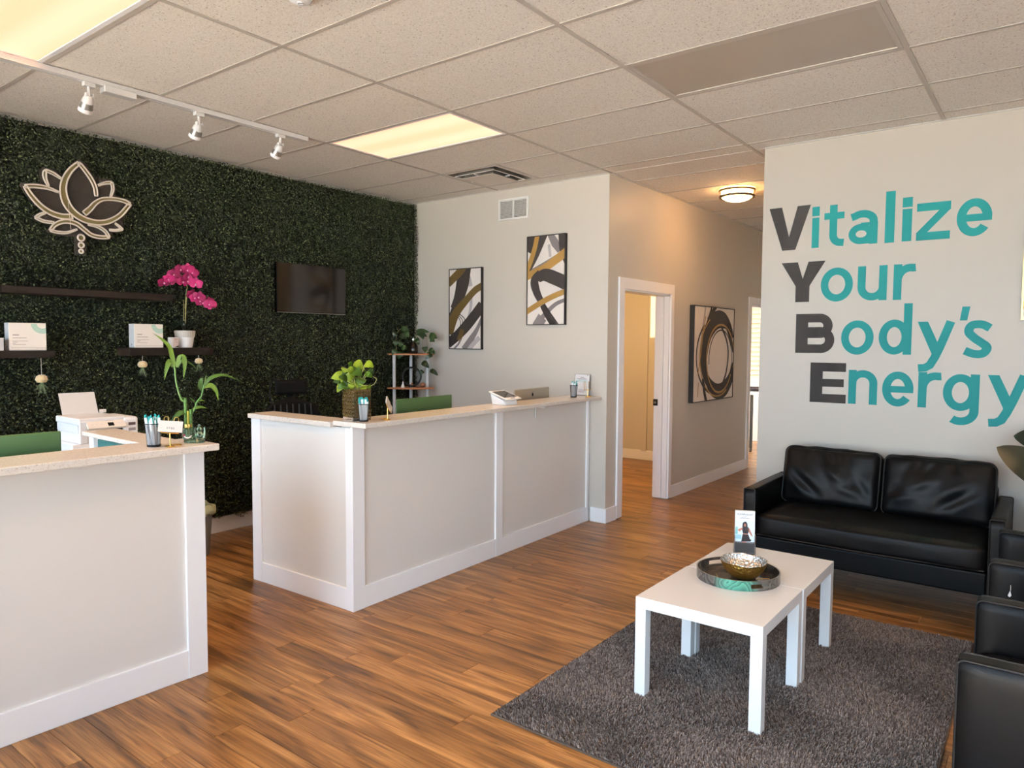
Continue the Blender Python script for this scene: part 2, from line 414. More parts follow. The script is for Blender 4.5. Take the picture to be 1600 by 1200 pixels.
def catmull(P, n=6, closed=False):
    out = []; N = len(P)
    if N < 3: return [P[0].lerp(P[-1], i/n) for i in range(n+1)]
    rng = N if closed else N-1
    for i in range(rng):
        p0 = P[(i-1) % N] if (closed or i > 0) else P[0]*2-P[1]; p1 = P[i]; p2 = P[(i+1) % N]
        p3 = P[(i+2) % N] if (closed or i+2 < N) else P[-1]*2-P[-2]
        for k in range(n):
            t = k/n
            out.append(0.5*((2*p1)+(p2-p0)*t+(2*p0-5*p1+4*p2-p3)*t*t+(3*p1-p0-3*p2+p3)*t**3))
    if not closed: out.append(P[-1].copy())
    return out
def curve2(pts, n=5): return [(p.x, p.y) for p in catmull([Vector((a, b, 0)) for a, b in pts], n)]
def arc(cx, cy, rx, ry, a0, a1, n=16): return [(cx+rx*math.cos(R(a0+(a1-a0)*i/n)), cy+ry*math.sin(R(a0+(a1-a0)*i/n))) for i in range(n+1)]
def circ(cx, cy, r, n=20): return [(cx+r*math.cos(2*PI*i/n), cy+r*math.sin(2*PI*i/n)) for i in range(n)]

def tag(o, label=None, cat=None, group=None, kind=None):
    if label: o['label'] = label
    if cat: o['category'] = cat
    if group: o['group'] = group
    if kind: o['kind'] = kind
    return o
def thing(name, loc, label, cat, group=None, rotz=0.0):
    o = bpy.data.objects.new(name, None); COL.objects.link(o); o.location = loc; o.rotation_euler.z = rotz
    o.empty_display_size = 0.05
    return tag(o, label, cat, group)
def copy_tree(o, parent=None):
    c = o.copy(); COL.objects.link(c)
    if parent is not None: c.parent = parent
    for ch in list(o.children): copy_tree(ch, c)
    return c
def struct(o): o['kind'] = 'structure'; return o
def text(body, size, parent, name, m, loc, rot, ext=0.0004, align='CENTER', space=1.0, bold=0.0):
    cu = bpy.data.curves.new(name, 'FONT'); cu.body = body; cu.size = size; cu.extrude = ext; cu.align_x = align; cu.space_character = space; cu.offset = bold
    tmp = bpy.data.objects.new('tmp', cu); COL.objects.link(tmp)
    dg = bpy.context.evaluated_depsgraph_get(); me = bpy.data.meshes.new_from_object(tmp.evaluated_get(dg))
    bpy.data.objects.remove(tmp); me.materials.clear(); me.materials.append(m); me.name = name
    o = bpy.data.objects.new(name, me); COL.objects.link(o); o.parent = parent; o.location = loc; o.rotation_euler = rot
    return o
def bx(name, lo, hi, m, parent=None, bevel=0.0, off=None): return MB().box(lo, hi).build(name, m, parent, bevel, off=off)

# plane frames: (u, v, w) -> world; w is the distance out of the wall
CEIL = 3.014; XG = -5.45; YB = 5.42; XC = -3.103; XS = -1.79; XR = 3.3; YF = -0.55
f_back = lambda u, v, w: (u, YB-w, v)
f_hedge = lambda u, v, w: (XG+w, u, v)
f_corr = lambda u, v, w: (XC+w, u, v)

# ================================================================== THE SETTING
# ---- floor: planks run along x
floor = struct(bx('floor', (XG-0.05, -0.66, -0.06), (XR+0.05, 11.72, -0.012), mat('subfloor', (60, 42, 28), 0.9)))
PITCH = 0.128; PL = 1.22; PGAP = 0.0012
_pc = {}
def plank_mesh(L):
    k = round(L, 3)
    if k not in _pc:
        a, b = L/2-PGAP/2, PITCH/2-PGAP/2; c = 0.0012; b2 = b-c; a2 = a-c
        mb = MB()
        mb.add([(-a,-b,-.011),(a,-b,-.011),(a,b,-.011),(-a,b,-.011),(-a,-b,-c),(a,-b,-c),(a,b,-c),(-a,b,-c),(-a2,-b2,0),(a2,-b2,0),(a2,b2,0),(-a2,b2,0)],
               [(0,1,5,4),(1,2,6,5),(2,3,7,6),(3,0,4,7),(4,5,9,8),(5,6,10,9),(6,7,11,10),(7,4,8,11),(8,9,10,11)])
        me = bpy.data.meshes.new('plank'); me.from_pydata(mb.v, [], mb.f); me.materials.append(floor_m); _pc[k] = me
    return _pc[k]
VM = M.inverted(); FPX = 1119.825
def to_px(p):
    c = VM @ Vector(p)
    if c.z > -0.05: return None
    return (800+FPX*c.x/-c.z, 600-FPX*c.y/-c.z)
def seen(x, y):
    if y > YB-0.02 and not (XC-0.05 < x < XS): 
        return (-3.75 < x < XC and 5.6 < y < 8.0)
    if x < -3.2 and (y < 1.6 or 2.75 < y < YB): return False
    if x < -4.2 and y > 2.7: return False
    if x < -3.3 and y < 2.0 and x < -4.6: return False
    p = to_px((x, y, 0))
    return p is not None and -60 < p[0] < 1660 and p[1] < 1260
prng = random.Random(3); rest = MB(); count = 0; planks = []
y = -0.5; row = 0
while y < 11.72:
    x = XG-0.05-prng.random()*PL
    while x < XR+0.1:
        x0 = max(x, XG-0.05); x1 = min(x+PL, XR+0.05)
        if x1-x0 > 0.05:
            xs = [x0+(x1-x0)*t for t in (0.02, 0.25, 0.5, 0.75, 0.98)]
            planks.append((any(seen(q, y) for q in xs), x0, x1, y))
        x += PL
    y += PITCH; row += 1
planks.sort(key=lambda t: (not t[0], t[3]))
for i, (vis, x0, x1, y) in enumerate(planks):
    if vis and i < 298:
        o = bpy.data.objects.new('plank', plank_mesh(x1-x0)); COL.objects.link(o); o.parent = floor
        o.location = ((x0+x1)/2, y, prng.uniform(-0.0003, 0))
    else:
        me = plank_mesh(x1-x0); rest.add([(v.co.x+(x0+x1)/2, v.co.y+y, v.co.z) for v in me.vertices], [tuple(p.vertices) for p in me.polygons])
rp = rest.build('far_planks', floor_m, floor); rp['kind'] = 'stuff'

# ---- walls
def wall(name, mb, m=None): return struct(mb.build(name, m or wall_m))
T = 0.12; ZT = 3.16
wall('wall_left', MB().box((XG-T, YF-T, 0), (XG, 8.9, ZT)))
wall('wall_back', MB().box((XG, YB, 0), (XC-0.15, YB+T, ZT)))
D1 = (5.692, 6.652); D2 = (9.0, 9.9); DH = 2.058
wc = MB().box((XC-0.15, YB, 0), (XC, D1[0], ZT)).box((XC-0.15, D1[1], 0), (XC, D2[0], ZT)).box((XC-0.15, D1[0], DH), (XC, D1[1], ZT)).box((XC-0.15, D2[0], DH), (XC, D2[1], ZT)).box((XC-0.15, D2[1], 0), (XC, 11.72, ZT))
wall('wall_corridor', wc)
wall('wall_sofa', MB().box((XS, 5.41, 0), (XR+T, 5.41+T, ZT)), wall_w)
wall('wall_corridor_right', MB().box((XS, 5.41+T, 0), (XS+T, 11.72, ZT)))
wall('wall_corridor_end', MB().box((XG-T, 11.60, 0), (XS+T, 11.72, ZT)))
YR0, YR1 = YF+.1, 1.6
wall('wall_right', MB().box((XR, YR1, 0), (XR+T, 5.41, ZT)).box((XR, YF-T, 0), (XR+T, YR0, ZT)).box((XR, YR0, 2.78), (XR+T, YR1, ZT)).box((XR, YR0, 0), (XR+T, YR1, .12)))
w10 = MB()
for yy in (YR0, (YR0+YR1)/2-.025, YR1-.05): w10.box((XR+.03, yy, .12), (XR+.09, yy+.05, 2.78))
w10 = struct(w10.box((XR+.03, YR0, .12), (XR+.09, YR1, .165)).box((XR+.03, YR0, 2.735), (XR+.09, YR1, 2.78)).build('window_10', black_m))
for y0_, y1_ in ((YR0+.05, (YR0+YR1)/2-.025), ((YR0+YR1)/2+.025, YR1-.05)): bx('glass_pane', (XR+.06, y0_, .165), (XR+.066, y1_, 2.735), pane_m, w10)
Y1 = 8.736
wall('wall_room_back', MB().box((XG, Y1, 0), (XC-0.15, Y1+T, ZT)))
bx('pilaster', (-4.452, Y1-0.025, 0.128), (-4.372, Y1, 2.7), wall_m, bpy.data.objects['wall_room_back'])
# shop front: piers, a low kerb and glazing
wf = MB().box((XG, YF-T, 0), (XG+0.35, YF, ZT)).box((XR-0.15, YF-T, 0), (XR, YF, ZT)).box((XG+0.35, YF-T, 2.78), (XR-0.15, YF, ZT)).box((XG+0.35, YF-T, 0), (XR-0.15, YF, 0.12))
wall('wall_front', wf)
wxs = [XG+0.35+(XR-0.15-XG-0.35)*i/7 for i in range(8)]
for i in range(7):
    w = struct(MB().box((wxs[i], YF-0.09, 0.12), (wxs[i]+0.045, YF-0.03, 2.78)).box((wxs[i+1]-0.005, YF-0.09, 0.12), (wxs[i+1], YF-0.03, 2.78)).box((wxs[i], YF-0.09, 0.12), (wxs[i+1], YF-0.03, 0.165)).box((wxs[i], YF-0.09, 2.735), (wxs[i+1], YF-0.03, 2.78)).build('window_%d' % (i+1), black_m))
    bx('glass_pane', (wxs[i]+0.045, YF-0.066, 0.165), (wxs[i+1]-0.005, YF-0.06, 2.735), pane_m, w)
struct(bx('ground_outside', (-14, -22, -0.12), (24, 12, -0.07), stone_m))

struct(bx('added_canopy', (XG-T, YF-0.6, 2.92), (XR+T, YF-T, 3.10), stone_m))  # unseen overhang added to keep sky light off upward faces

# ---- ceiling
ceiling = struct(bx('ceiling', (XG-T, YF-T, ZT), (XR+T, 11.72, ZT+0.1), mat('plenum', (120, 116, 112), 0.9)))
GY0 = 2.1722; GX0 = -3.08726
RECTS = [(XG, XR, YF, YB), (XC, XS, YB, 11.60)]
LIGHTS = {(-2, -1): 'lit', (2, -1): 'lit', (2, 1): 'off', (-2, 1): 'lit', (-2, 3): 'lit', (2, 3): 'lit'}  # (row, column) of the troffers, the added unseen ones included
_tc = {}
def tile_mesh(a, b):
    k = (round(a, 3), round(b, 3))
    if k not in _tc:
        g = 0.003; e = 0.006
        me = bpy.data.meshes.new('ceiling_tile'); x, y_ = a/2-g, b/2-g
        mb = MB().add([(-x,-y_,0.004),(x,-y_,0.004),(x,y_,0.004),(-x,y_,0.004),(-x+e,-y_+e,0),(x-e,-y_+e,0),(x-e,y_-e,0),(-x+e,y_-e,0),(-x,-y_,.016),(x,-y_,.016),(x,y_,.016),(-x,y_,.016)],
                      [(4,7,6,5),(0,4,5,1),(1,5,6,2),(2,6,7,3),(3,7,4,0),(0,1,9,8),(1,2,10,9),(2,3,11,10),(3,0,8,11),(8,9,10,11)])
        me.from_pydata(mb.v, [], mb.f); me.materials.append(tile_m); _tc[k] = me
    return _tc[k]
tees_y = set(); 
for (rx0, rx1, ry0, ry1) in RECTS:
    for j in range(-3, 6):
        for i in range(-7, 17):
            x0 = max(GX0+1.2192*j, rx0); x1 = min(GX0+1.2192*(j+1), rx1); y0 = max(GY0+.6096*i, ry0); y1 = min(GY0+.6096*(i+1), ry1)
            if x1-x0 < 0.02 or y1-y0 < 0.02: continue
            if (i, j) in LIGHTS and ry0 < 0: continue
            parts = [(x0, x1)]
            if (i, j) == (4, -1) and ry0 < 0: parts = [(GX0-.6096, x1)]
            for (a, b) in parts:
                o = bpy.data.objects.new('ceiling_tile', tile_mesh(b-a, y1-y0)); COL.objects.link(o); o.parent = ceiling
                o.location = ((a+b)/2, (y0+y1)/2, CEIL+0.004+random.uniform(0, 0.0012))
for (rx0, rx1, ry0, ry1) in RECTS:
    for j in range(-3, 7):
        x = GX0+1.2192*j
        if rx0+0.02 < x < rx1-0.02: MB().box((x-.012, ry0, CEIL), (x+.012, ry1, CEIL+.004)).box((x-.002, ry0, CEIL+.004), (x+.002, ry1, CEIL+.04)).build('main_runner', tee_m, ceiling)
    for i in range(-7, 18):
        y = GY0+.6096*i
        if ry0+0.02 < y < ry1-0.02: MB().box((rx0, y-.012, CEIL+.0004), (rx1, y+.012, CEIL+.0036)).box((rx0, y-.002, CEIL+.004), (rx1, y+.002, CEIL+.04)).build('cross_tee', tee_m, ceiling)
MB().box((GX0-.6096-.012, GY0+4*.6096, CEIL+.0002), (GX0-.6096+.012, GY0+5*.6096, CEIL+.0036)).build('cross_tee', tee_m, ceiling)
def wang(a, b, side):
    lo = (min(a[0], b[0])-(0.022 if side == '-x' else 0), min(a[1], b[1])-(0.022 if side == '-y' else 0), CEIL-.001)
    hi = (max(a[0], b[0])+(0.022 if side == '+x' else 0), max(a[1], b[1])+(0.022 if side == '+y' else 0), CEIL+.002)
    mb = MB().box(lo, hi)
    if side == '-y': mb.box((lo[0], hi[1]-.002, CEIL-.001), (hi[0], hi[1], CEIL+.02))
    if side == '+x': mb.box((lo[0], lo[1], CEIL-.001), (lo[0]+.002, hi[1], CEIL+.02))
    mb.build('wall_angle', angle_m, ceiling)
wang((XG, YB), (XC, YB), '-y'); wang((XS, 5.41), (XR, 5.41), '-y'); wang((XC, YB), (XC, 11.60), '+x'); wang((XG, YF), (XG, YB), '+x')
struct(bx('ceiling_treatment_room', (XG, YB+T, 2.72), (XC-.15, Y1, 2.76), wall_m))
struct(bx('ceiling_far_room', (XG, Y1+T, 2.72), (XC-.15, 11.60, 2.76), wall_m))

# ---- baseboards
BH = 0.128
def baseboard(name, lo, hi): return struct(bx(name, lo, hi, trim_m, None, 0.003))
baseboard('baseboard_left', (XG, YF, 0), (XG+.014, YB, BH))
baseboard('baseboard_back', (XG, YB-.014, 0), (-3.29, YB, BH))
baseboard('baseboard_back_corner', (-3.245, YB-.016, 0), (XC+.016, YB, BH))
baseboard('baseboard_corridor_near', (XC, YB-.002, 0), (XC+.016, D1[0]-.097, BH))
baseboard('baseboard_corridor_mid', (XC, D1[1]+.072, 0), (XC+.014, D2[0]-.09, BH))
baseboard('baseboard_sofa', (XS, 5.396, 0), (XR, 5.41, BH))
baseboard('baseboard_room', (XG, Y1-.014, 0), (XC-.15, Y1, BH))
baseboard('baseboard_right', (XR-.014, 1.6, 0), (XR, 5.39, BH))
baseboard('baseboard_corridor_right', (XS-.014, 5.42, 0), (XS, 11.60, BH))

# ---- door 1 (pocket door pushed nearly all the way into the wall)
d1 = struct(MB().box((XC, D1[0]-.096, 0.008), (XC+.018, D1[0], DH+.098)).box((XC, D1[1], 0.008), (XC+.018, D1[1]+.07, DH+.098)).box((XC, D1[0], DH), (XC+.018, D1[1], DH+.098)).build('door_1', trim_m, None, 0.002))
MB().box((XC-.15, D1[0], 0.008), (XC, D1[0]+.016, DH)).box((XC-.15, D1[0], DH-.016), (XC, D1[1], DH)).build('door_jamb', trim_m, d1, 0.001)
MB().box((XC-.052, D1[1]-.016, 0.008), (XC, D1[1], DH)).box((XC-.15, D1[1]-.016, 0.008), (XC-.098, D1[1], DH)).build('split_jamb', trim_m, d1, 0.001)
bx('pocket_door_edge', (XC-.094, D1[1]-.024, 0.012), (XC-.056, D1[1]+.0, DH-.02), trim_m, d1, 0.001)
MB().box((XC-.150, D1[1]-.030, 0.945), (XC-.105, D1[1]-.016, 1.01)).build('latch_plate', black_m, d1, 0.002)
MB().cyl((XC-.128, D1[1]-.030, 0.977), (XC-.128, D1[1]-.034, 0.977), 0.012, n=12).build('latch_pull', chrome_m, d1)
# ---- door 2
d2 = struct(MB().box((XC, D2[0]-.09, 0.004), (XC+.018, D2[0], DH+.1)).box((XC, D2[1], 0.004), (XC+.018, D2[1]+.09, DH+.1)).box((XC, D2[0], DH), (XC+.018, D2[1], DH+.1)).build('door_2', trim_m, None, 0.002))
MB().box((XC-.15, D2[0], 0), (XC, D2[0]+.016, DH)).box((XC-.15, D2[0], DH-.016), (XC, D2[1], DH)).box((XC-.15, D2[1]-.016, 0), (XC, D2[1], DH)).build('door_jamb', trim_m, d2)

# ---- small lit pane in the treatment room, blinds in the far room
w6 = struct(MB().box((-4.345, Y1-.012, 1.64), (-3.75, Y1, 1.655)).box((-4.345, Y1-.012, 2.4), (-3.75, Y1, 2.415)).box((-3.765, Y1-.012, 1.65), (-3.75, Y1, 2.4)).build('window_8', trim_m))
bx('lit_pane', (-4.345, Y1-.008, 1.655), (-3.765, Y1-.004, 2.4), winlit_m, w6)
w7 = struct(MB().box((-4.85, 11.57, 0.98), (-3.3, 11.60, 1.02)).box((-4.85, 11.57, 2.3), (-3.3, 11.60, 2.36)).build('window_9', trim_m))
for k in range(17):
    z = 1.04+k*.075
    MB().add([(-4.8, 11.52, z-.034), (-3.3, 11.52, z-.034), (-3.3, 11.555, z+.036), (-4.8, 11.555, z+.036), (-4.8, 11.522, z-.034), (-3.3, 11.522, z-.034), (-3.3, 11.557, z+.036), (-4.8, 11.557, z+.036)],
             [(0,1,2,3),(7,6,5,4),(0,4,5,1),(1,5,6,2),(2,6,7,3),(3,7,4,0)]).build('blind_slat', blind_m, w7)

# ================================================================== CEILING FIXTURES
def troffer(i, j, m, label=None):
    x0 = GX0+1.2192*j; y0 = GY0+.6096*i; x1 = x0+1.2192; y1 = y0+.6096
    if label: t = thing('ceiling_light_panel', ((x0+x1)/2, (y0+y1)/2, CEIL), label, 'ceiling light', 'recessed light panels')
    else: t = thing('ceiling_light_panel', ((x0+x1)/2, (y0+y1)/2, CEIL), None, None); t.parent = ceiling   # added fixture overhead, out of view, for warm light
    a, b = .6096-.013, .3048-.013; f = .022
    fr = MB()
    fr.box((-a, -b, .001), (a, -b+f, .02)).box((-a, b-f, .001), (a, b, .02)).box((-a, -b+f, .001), (-a+f, b-f, .02)).box((a-f, -b+f, .001), (a, b-f, .02))
    fr.build('frame', trim_m if m is lit_m else tee_m, t)
    bx('diffuser', (-a+f, -b+f, .006), (a-f, b-f, .010), m, t)
    bx('housing', (-a, -b, .021), (a, b, .09), greyp_m, t)
    if m is lit_m:      # the prismatic lens throws most of its light downwards
        ld = bpy.data.lights.new('tube_light', 'AREA'); ld.shape = 'RECTANGLE'; ld.size = 1.12; ld.size_y = .52; ld.energy = PANEL_W; ld.color = (1.0, .60, .28); ld.spread = R(118)
        lo = bpy.data.objects.new('tube_light', ld); COL.objects.link(lo); lo.parent = t; lo.location = (0, 0, -.004)
    return t
troffer(2, -1, lit_m, 'lit yellowish light panel near the middle of the ceiling, before the square air vent')
troffer(-2, -1, lit_m, 'lit yellowish light panel cut off at the top corner above the white track')
troffer(2, 1, unlit_m, 'switched-off grey light panel in the ceiling towards the lettered wall')
troffer(-2, 1, lit_m)  # unseen fixtures added to warm the light, here and below
troffer(-2, 3, lit_m)
troffer(2, 3, lit_m)

def spotlight(y, tilt, label):
    t = thing('spotlight', (-4.30, y, 2.974), label, 'spotlight', 'spotlights on the white track')
    MB().box((-.017, -.03, -.012), (.017, .03, .012)).build('mount', white_m, t, .004)
    MB().cyl((0, 0, -.012), (0, 0, -.062), .009, n=10).build('stem', white_m, t)
    Mx = Matrix.Translation((0, 0, -.058)) @ Euler((0, R(tilt), 0)).to_matrix().to_4x4()
    h = MB().lathe([(0, .004), (.016, .002), (.026, -.016), (.031, -.04)], n=18, M=Mx).build('lamp_head', white_m, t)
    MB().lathe([(.031, -.04), (.034, -.06), (.036, -.072)], n=18, M=Mx).build('lamp_collar', chrome_m, h)
    MB().lathe([(.036, -.072), (.038, -.09), (.034, -.096), (.0, -.088)], n=18, M=Mx).build('lamp_rim', trim_m, h)
    for sy_ in (-.017, .017): bx('bracket', (-.012, sy_-.002, -.068), (.012, sy_+.002, -.046), white_m, t)
    return t
rail = thing('track_rail', (-4.30, 1.6, 2.99), 'long white ceiling track carrying three spotlights above the hedge wall', 'light track')
MB().box((-.026, -1.9, -.006), (-.003, 1.61, .0232)).box((.003, -1.9, -.006), (.026, 1.61, .0232)).build('rail', white_m, rail)
MB().box((-.003, -1.9, -.002), (.003, 1.6, .012)).build('slot', tee_m, rail)
MB().box((-.032, .255, -.036), (.032, .43, .002)).build('feed_box', white_m, rail, .004)
MB().box((-.026, 1.611, -.006), (.026, 1.617, .0232)).build('end_cap', greyp_m, rail)
spotlight(1.785, 36, 'white spotlight beside the feed box of the ceiling track')
spotlight(2.42, 38, 'white spotlight at the middle of the ceiling track')
spotlight(3.005, 44, 'white spotlight near the free end of the ceiling track')

v = thing('ceiling_air_diffuser', (GX0-.9144, GY0+4.5*.6096, CEIL), 'square stepped air diffuser in the ceiling above the wall grille', 'air vent')
a = .3048-.013
def ring(mb, a0, z0, a1, z1, th=.003):
    for s in range(4):
        c = [(a0, 0), (0, a0), (-a0, 0), (0, -a0)]
        q = Matrix.Rotation(s*PI/2, 4, 'Z')
        vs = [(a0,-a0,z0),(a0,a0,z0),(a1,a1,z1),(a1,-a1,z1),(a0,-a0,z0+th),(a0,a0,z0+th),(a1,a1,z1+th),(a1,-a1,z1+th)]
        mb.add(vs, [(0,1,2,3),(7,6,5,4),(0,4,5,1),(2,6,7,3)], False, q)
    return mb
ventshade_m = mat('diffuser_cone_shade', (120, 114, 106), 0.5)  # shade of the recess put into the colour of cone, vane and skirt
ring(MB(), a, .0, a-.026, .0).build('frame', ventin_m, v)
ring(MB(), a-.026, .0005, a-.048, .085).build('outer_cone', ventshade_m, v)
ring(MB(), .214, -.010, .170, .055).build('middle_vane', ventshade_m, v)
ring(MB(), .220, -.0135, .211, -.0135).build('vane_lip', trim_m, v)
MB().box((-.172, -.172, -.030), (.172, .172, -.026)).build('centre_plate', ventin_m, v)
ring(MB(), .171, -.026, .125, .035).build('plate_skirt', ventshade_m, v)
bx('duct', (-a+.03, -a+.03, .086), (a-.03, a-.03, .092), ventdark_m, v)
for k in range(4):
    o = bx('spacer', (-.160, -.004, -.022), (-.214, .004, -.015), trim_m, v); o.rotation_euler.z = k*PI/2

sd = thing('smoke_detector', (-2.575, 1.905, CEIL), 'small white round smoke detector at the top edge of the picture', 'smoke detector')
MB().lathe([(0, -.03), (.03, -.03), (.045, -.022), (.052, -.004), (.052, .003)], n=24).build('cover', plastic_m, sd)
MB().lathe([(.012, -.034), (.014, -.030), (.0, -.034)], n=12).build('sensor_cap', greyp_m, sd)

cl = thing('corridor_ceiling_lamp', (-2.452, 6.66, CEIL), 'glowing round flush lamp with two bronze rings on the corridor ceiling', 'ceiling lamp')
MB().lathe([(.146, -.006), (.164, -.006), (.164, -.024), (.146, -.024), (.146, -.006)], n=36).build('upper_ring', bronze_m, cl)
MB().lathe([(.140, -.060), (.160, -.060), (.160, -.078), (.138, -.078), (.140, -.060)], n=36).build('lower_ring', bronze_m, cl)
corrglass = mat('corridor_lamp_glass', (255, 240, 210), 0.4, emit=(1.0, 0.52, 0.19), estr=CORR_W)
MB().lathe([(.0, -.116), (.05, -.112), (.10, -.098), (.133, -.078), (.142, -.06), (.142, -.004), (.0, -.003)], n=36).build('glass_bowl', corrglass, cl)
for k in range(3):
    aa = R(20+120*k); MB().cyl((.155*math.cos(aa), .155*math.sin(aa), -.014), (.149*math.cos(aa), .149*math.sin(aa), -.074), .004, n=8).build('strut', bronze_m, cl)
def hidden_lamp(name, x, y, z, col, w, roof):  # lamp out of view, put in to light a back room
    t = thing(name, (x, y, z), None, None); t.parent = bpy.data.objects[roof]
    m = mat(name+'_glass', (255, 240, 210), 0.4, emit=col, estr=w)
    MB().lathe([(.0, -.09), (.07, -.08), (.13, -.05), (.15, -.01), (.0, -.009)], n=24).build('glass_bowl', m, t)
    MB().lathe([(.150, -.012), (.16, -.012), (.16, 0), (.15, 0)], n=24).build('ring', bronze_m, t)
hidden_lamp('unseen_treatment_room_lamp', -4.25, 7.1, 2.72, (1.0, 0.62, 0.25), ROOM1_W, 'ceiling_treatment_room')
hidden_lamp('unseen_far_room_lamp', -4.2, 10.8, 2.72, (1.0, 0.68, 0.36), ROOM2_W, 'ceiling_far_room')

# ================================================================== HEDGE WALL
rs = np.random.RandomState(11)
def leaf_cloud(name, n, m, parent):
    yy = np.concatenate([rs.uniform(1.2, 5.41, int(n*.86)), rs.uniform(-.5, 1.2, n-int(n*.86))])
    zmin = .13+.035*np.sin(yy*9.0)*np.sin(yy*23.0)+.03*rs.rand(n)
    ft = rs.rand(n); zz = zmin+(2.995-zmin)*ft
    big = .012*np.sin(yy*7.1+zz*3.3)+.010*np.sin(zz*11.0-yy*4.0)
    xx = XG+.030+.05*rs.rand(n)**0.8+big*.6
    nrm = np.stack([np.abs(rs.normal(1.0, .5, n)), rs.normal(0, .75, n), rs.normal(.25, .75, n)], 1); nrm /= np.linalg.norm(nrm, axis=1)[:, None]
    rnd = rs.normal(0, 1, (n, 3)); rnd[:, 2] -= .25
    d = rnd-nrm*np.sum(rnd*nrm, 1)[:, None]; d /= np.linalg.norm(d, axis=1)[:, None]
    s = np.cross(d, nrm); L = rs.uniform(.011, .020, n)[:, None]; Wd = L*rs.uniform(.27, .36, n)[:, None]
    c = np.stack([xx, yy, zz], 1)
    P = np.stack([c-d*L*.5, c+s*Wd+nrm*.002-d*L*.05, c+d*L*.5-nrm*.002, c-s*Wd+nrm*.002-d*L*.05], 1).reshape(-1, 3)
    I = np.arange(n)[:, None]*4
    F = np.concatenate([I+np.array([[0, 1, 2]]), I+np.array([[0, 2, 3]])], 1).reshape(-1, 3)
    me = bpy.data.meshes.new(name); me.vertices.add(len(P)); me.vertices.foreach_set('co', P.astype(np.float32).ravel())
    me.loops.add(F.size); me.loops.foreach_set('vertex_index', F.astype(np.int32).ravel())
    me.polygons.add(len(F)); me.polygons.foreach_set('loop_start', np.arange(0, F.size, 3, dtype=np.int32))
    me.update(calc_edges=True); me.validate(); me.materials.append(m)
    o = bpy.data.objects.new(name, me); COL.objects.link(o); o.parent = parent; return o
hedge = bx('hedge_wall', (XG+.002, -.5, .14), (XG+.028, 5.405, 2.99), backing_m)
tag(hedge, 'dark green artificial boxwood hedge covering the whole left wall', 'hedge', kind='stuff')
hl = leaf_cloud('hedge_leaves', 200000, leaf_m, hedge); hl['kind'] = 'stuff'

# ---- lotus neon sign
LOTUS = [[(2.1426, 2.7735), (2.0893, 2.7147), (2.0512, 2.6414), (2.0408, 2.5676), (2.0555, 2.4977), (2.093, 2.4429), (2.1487, 2.405), (2.2118, 2.389), (2.2768, 2.3915), (2.3437, 2.4163), (2.4063, 2.4632), (2.4579, 2.5285), (2.4742, 2.5503)], [(2.1426, 2.7735), (2.1804, 2.732), (2.2194, 2.6778), (2.2415, 2.6261), (2.2477, 2.5713)], [(2.4742, 2.5503), (2.4275, 2.5655), (2.3536, 2.5664), (2.2869, 2.5527), (2.2386, 2.517), (2.2084, 2.4783), (2.1697, 2.4387)], [(1.8179, 2.5619), (1.875, 2.5736), (1.9488, 2.5728), (2.0131, 2.5569)], [(1.8179, 2.5619), (1.8522, 2.5068), (1.9028, 2.4504), (1.9604, 2.4146), (2.0252, 2.3999), (2.092, 2.4063)], [(1.9519, 2.5881), (1.9345, 2.6322), (1.9328, 2.6672), (1.9414, 2.6865)], [(1.9414, 2.6865), (1.9838, 2.6738), (2.0294, 2.6495)], [(2.343, 2.5805), (2.3583, 2.6335), (2.3534, 2.68)], [(2.3534, 2.68), (2.3078, 2.6688), (2.2626, 2.6452)], [(1.9308, 2.4103), (1.8959, 2.3905), (1.8717, 2.3695)], [(1.8717, 2.3695), (1.9212, 2.3527), (1.9775, 2.3514)], [(1.9571, 2.298), (1.9852, 2.3375), (2.0297, 2.3644), (2.0799, 2.3712), (2.1246, 2.3589), (2.1639, 2.3302), (2.2095, 2.2987), (2.2682, 2.2901), (2.3255, 2.2969)], [(1.9571, 2.298), (2.0003, 2.2914), (2.0555, 2.2953), (2.118, 2.3244)], [(2.3255, 2.2969), (2.2993, 2.3348), (2.2522, 2.3601), (2.1909, 2.3677)], [(2.3707, 2.3978), (2.398, 2.3791), (2.4162, 2.3622)], [(2.4162, 2.3622), (2.3726, 2.3503), (2.3298, 2.3481)]]
LW = [(.022, .044, .03, .02), (.020, .022, .018), (.020, .02, .032), (.020, .02, .008), (.022, .028, .032), (.009, .02, .016), (.016, .016, .009), (.008, .014, .016), (.016, .014, .008), (.010, .012, .014), (.014, .014, .012), (.016, .024, .022, .018), (.014, .013, .007), (.016, .016, .009), (.008, .011, .012), (.012, .011, .010)]
BACKP = [(2.144, 2.807), (2.193, 2.777), (2.249, 2.696), (2.357, 2.706), (2.386, 2.651), (2.379, 2.593), (2.491, 2.579), (2.509, 2.556), (2.424, 2.427), (2.435, 2.358), (2.391, 2.333), (2.354, 2.335), (2.353, 2.297), (2.298, 2.268), (2.18, 2.283), (2.177, 2.159), (2.102, 2.151), (2.103, 2.274), (2.011, 2.269), (1.93, 2.283), (1.958, 2.328), (1.853, 2.355), (1.859, 2.385), (1.907, 2.422), (1.841, 2.476), (1.787, 2.565), (1.798, 2.584), (1.907, 2.604), (1.901, 2.673), (1.926, 2.707), (1.979, 2.706), (2.044, 2.682), (2.102, 2.765)]
lo = (XG+.07, 2.144, 2.48)
ls = thing('lotus_sign', lo, 'unlit neon lotus flower sign with gold petals on the hedge wall', 'wall sign')
f_lot = lambda u, v, w: (XG+.095+w, u, v)
MB().prism(BACKP, f_lot, -.006, 0).build('acrylic_back', smoke_m, ls, off=lo)
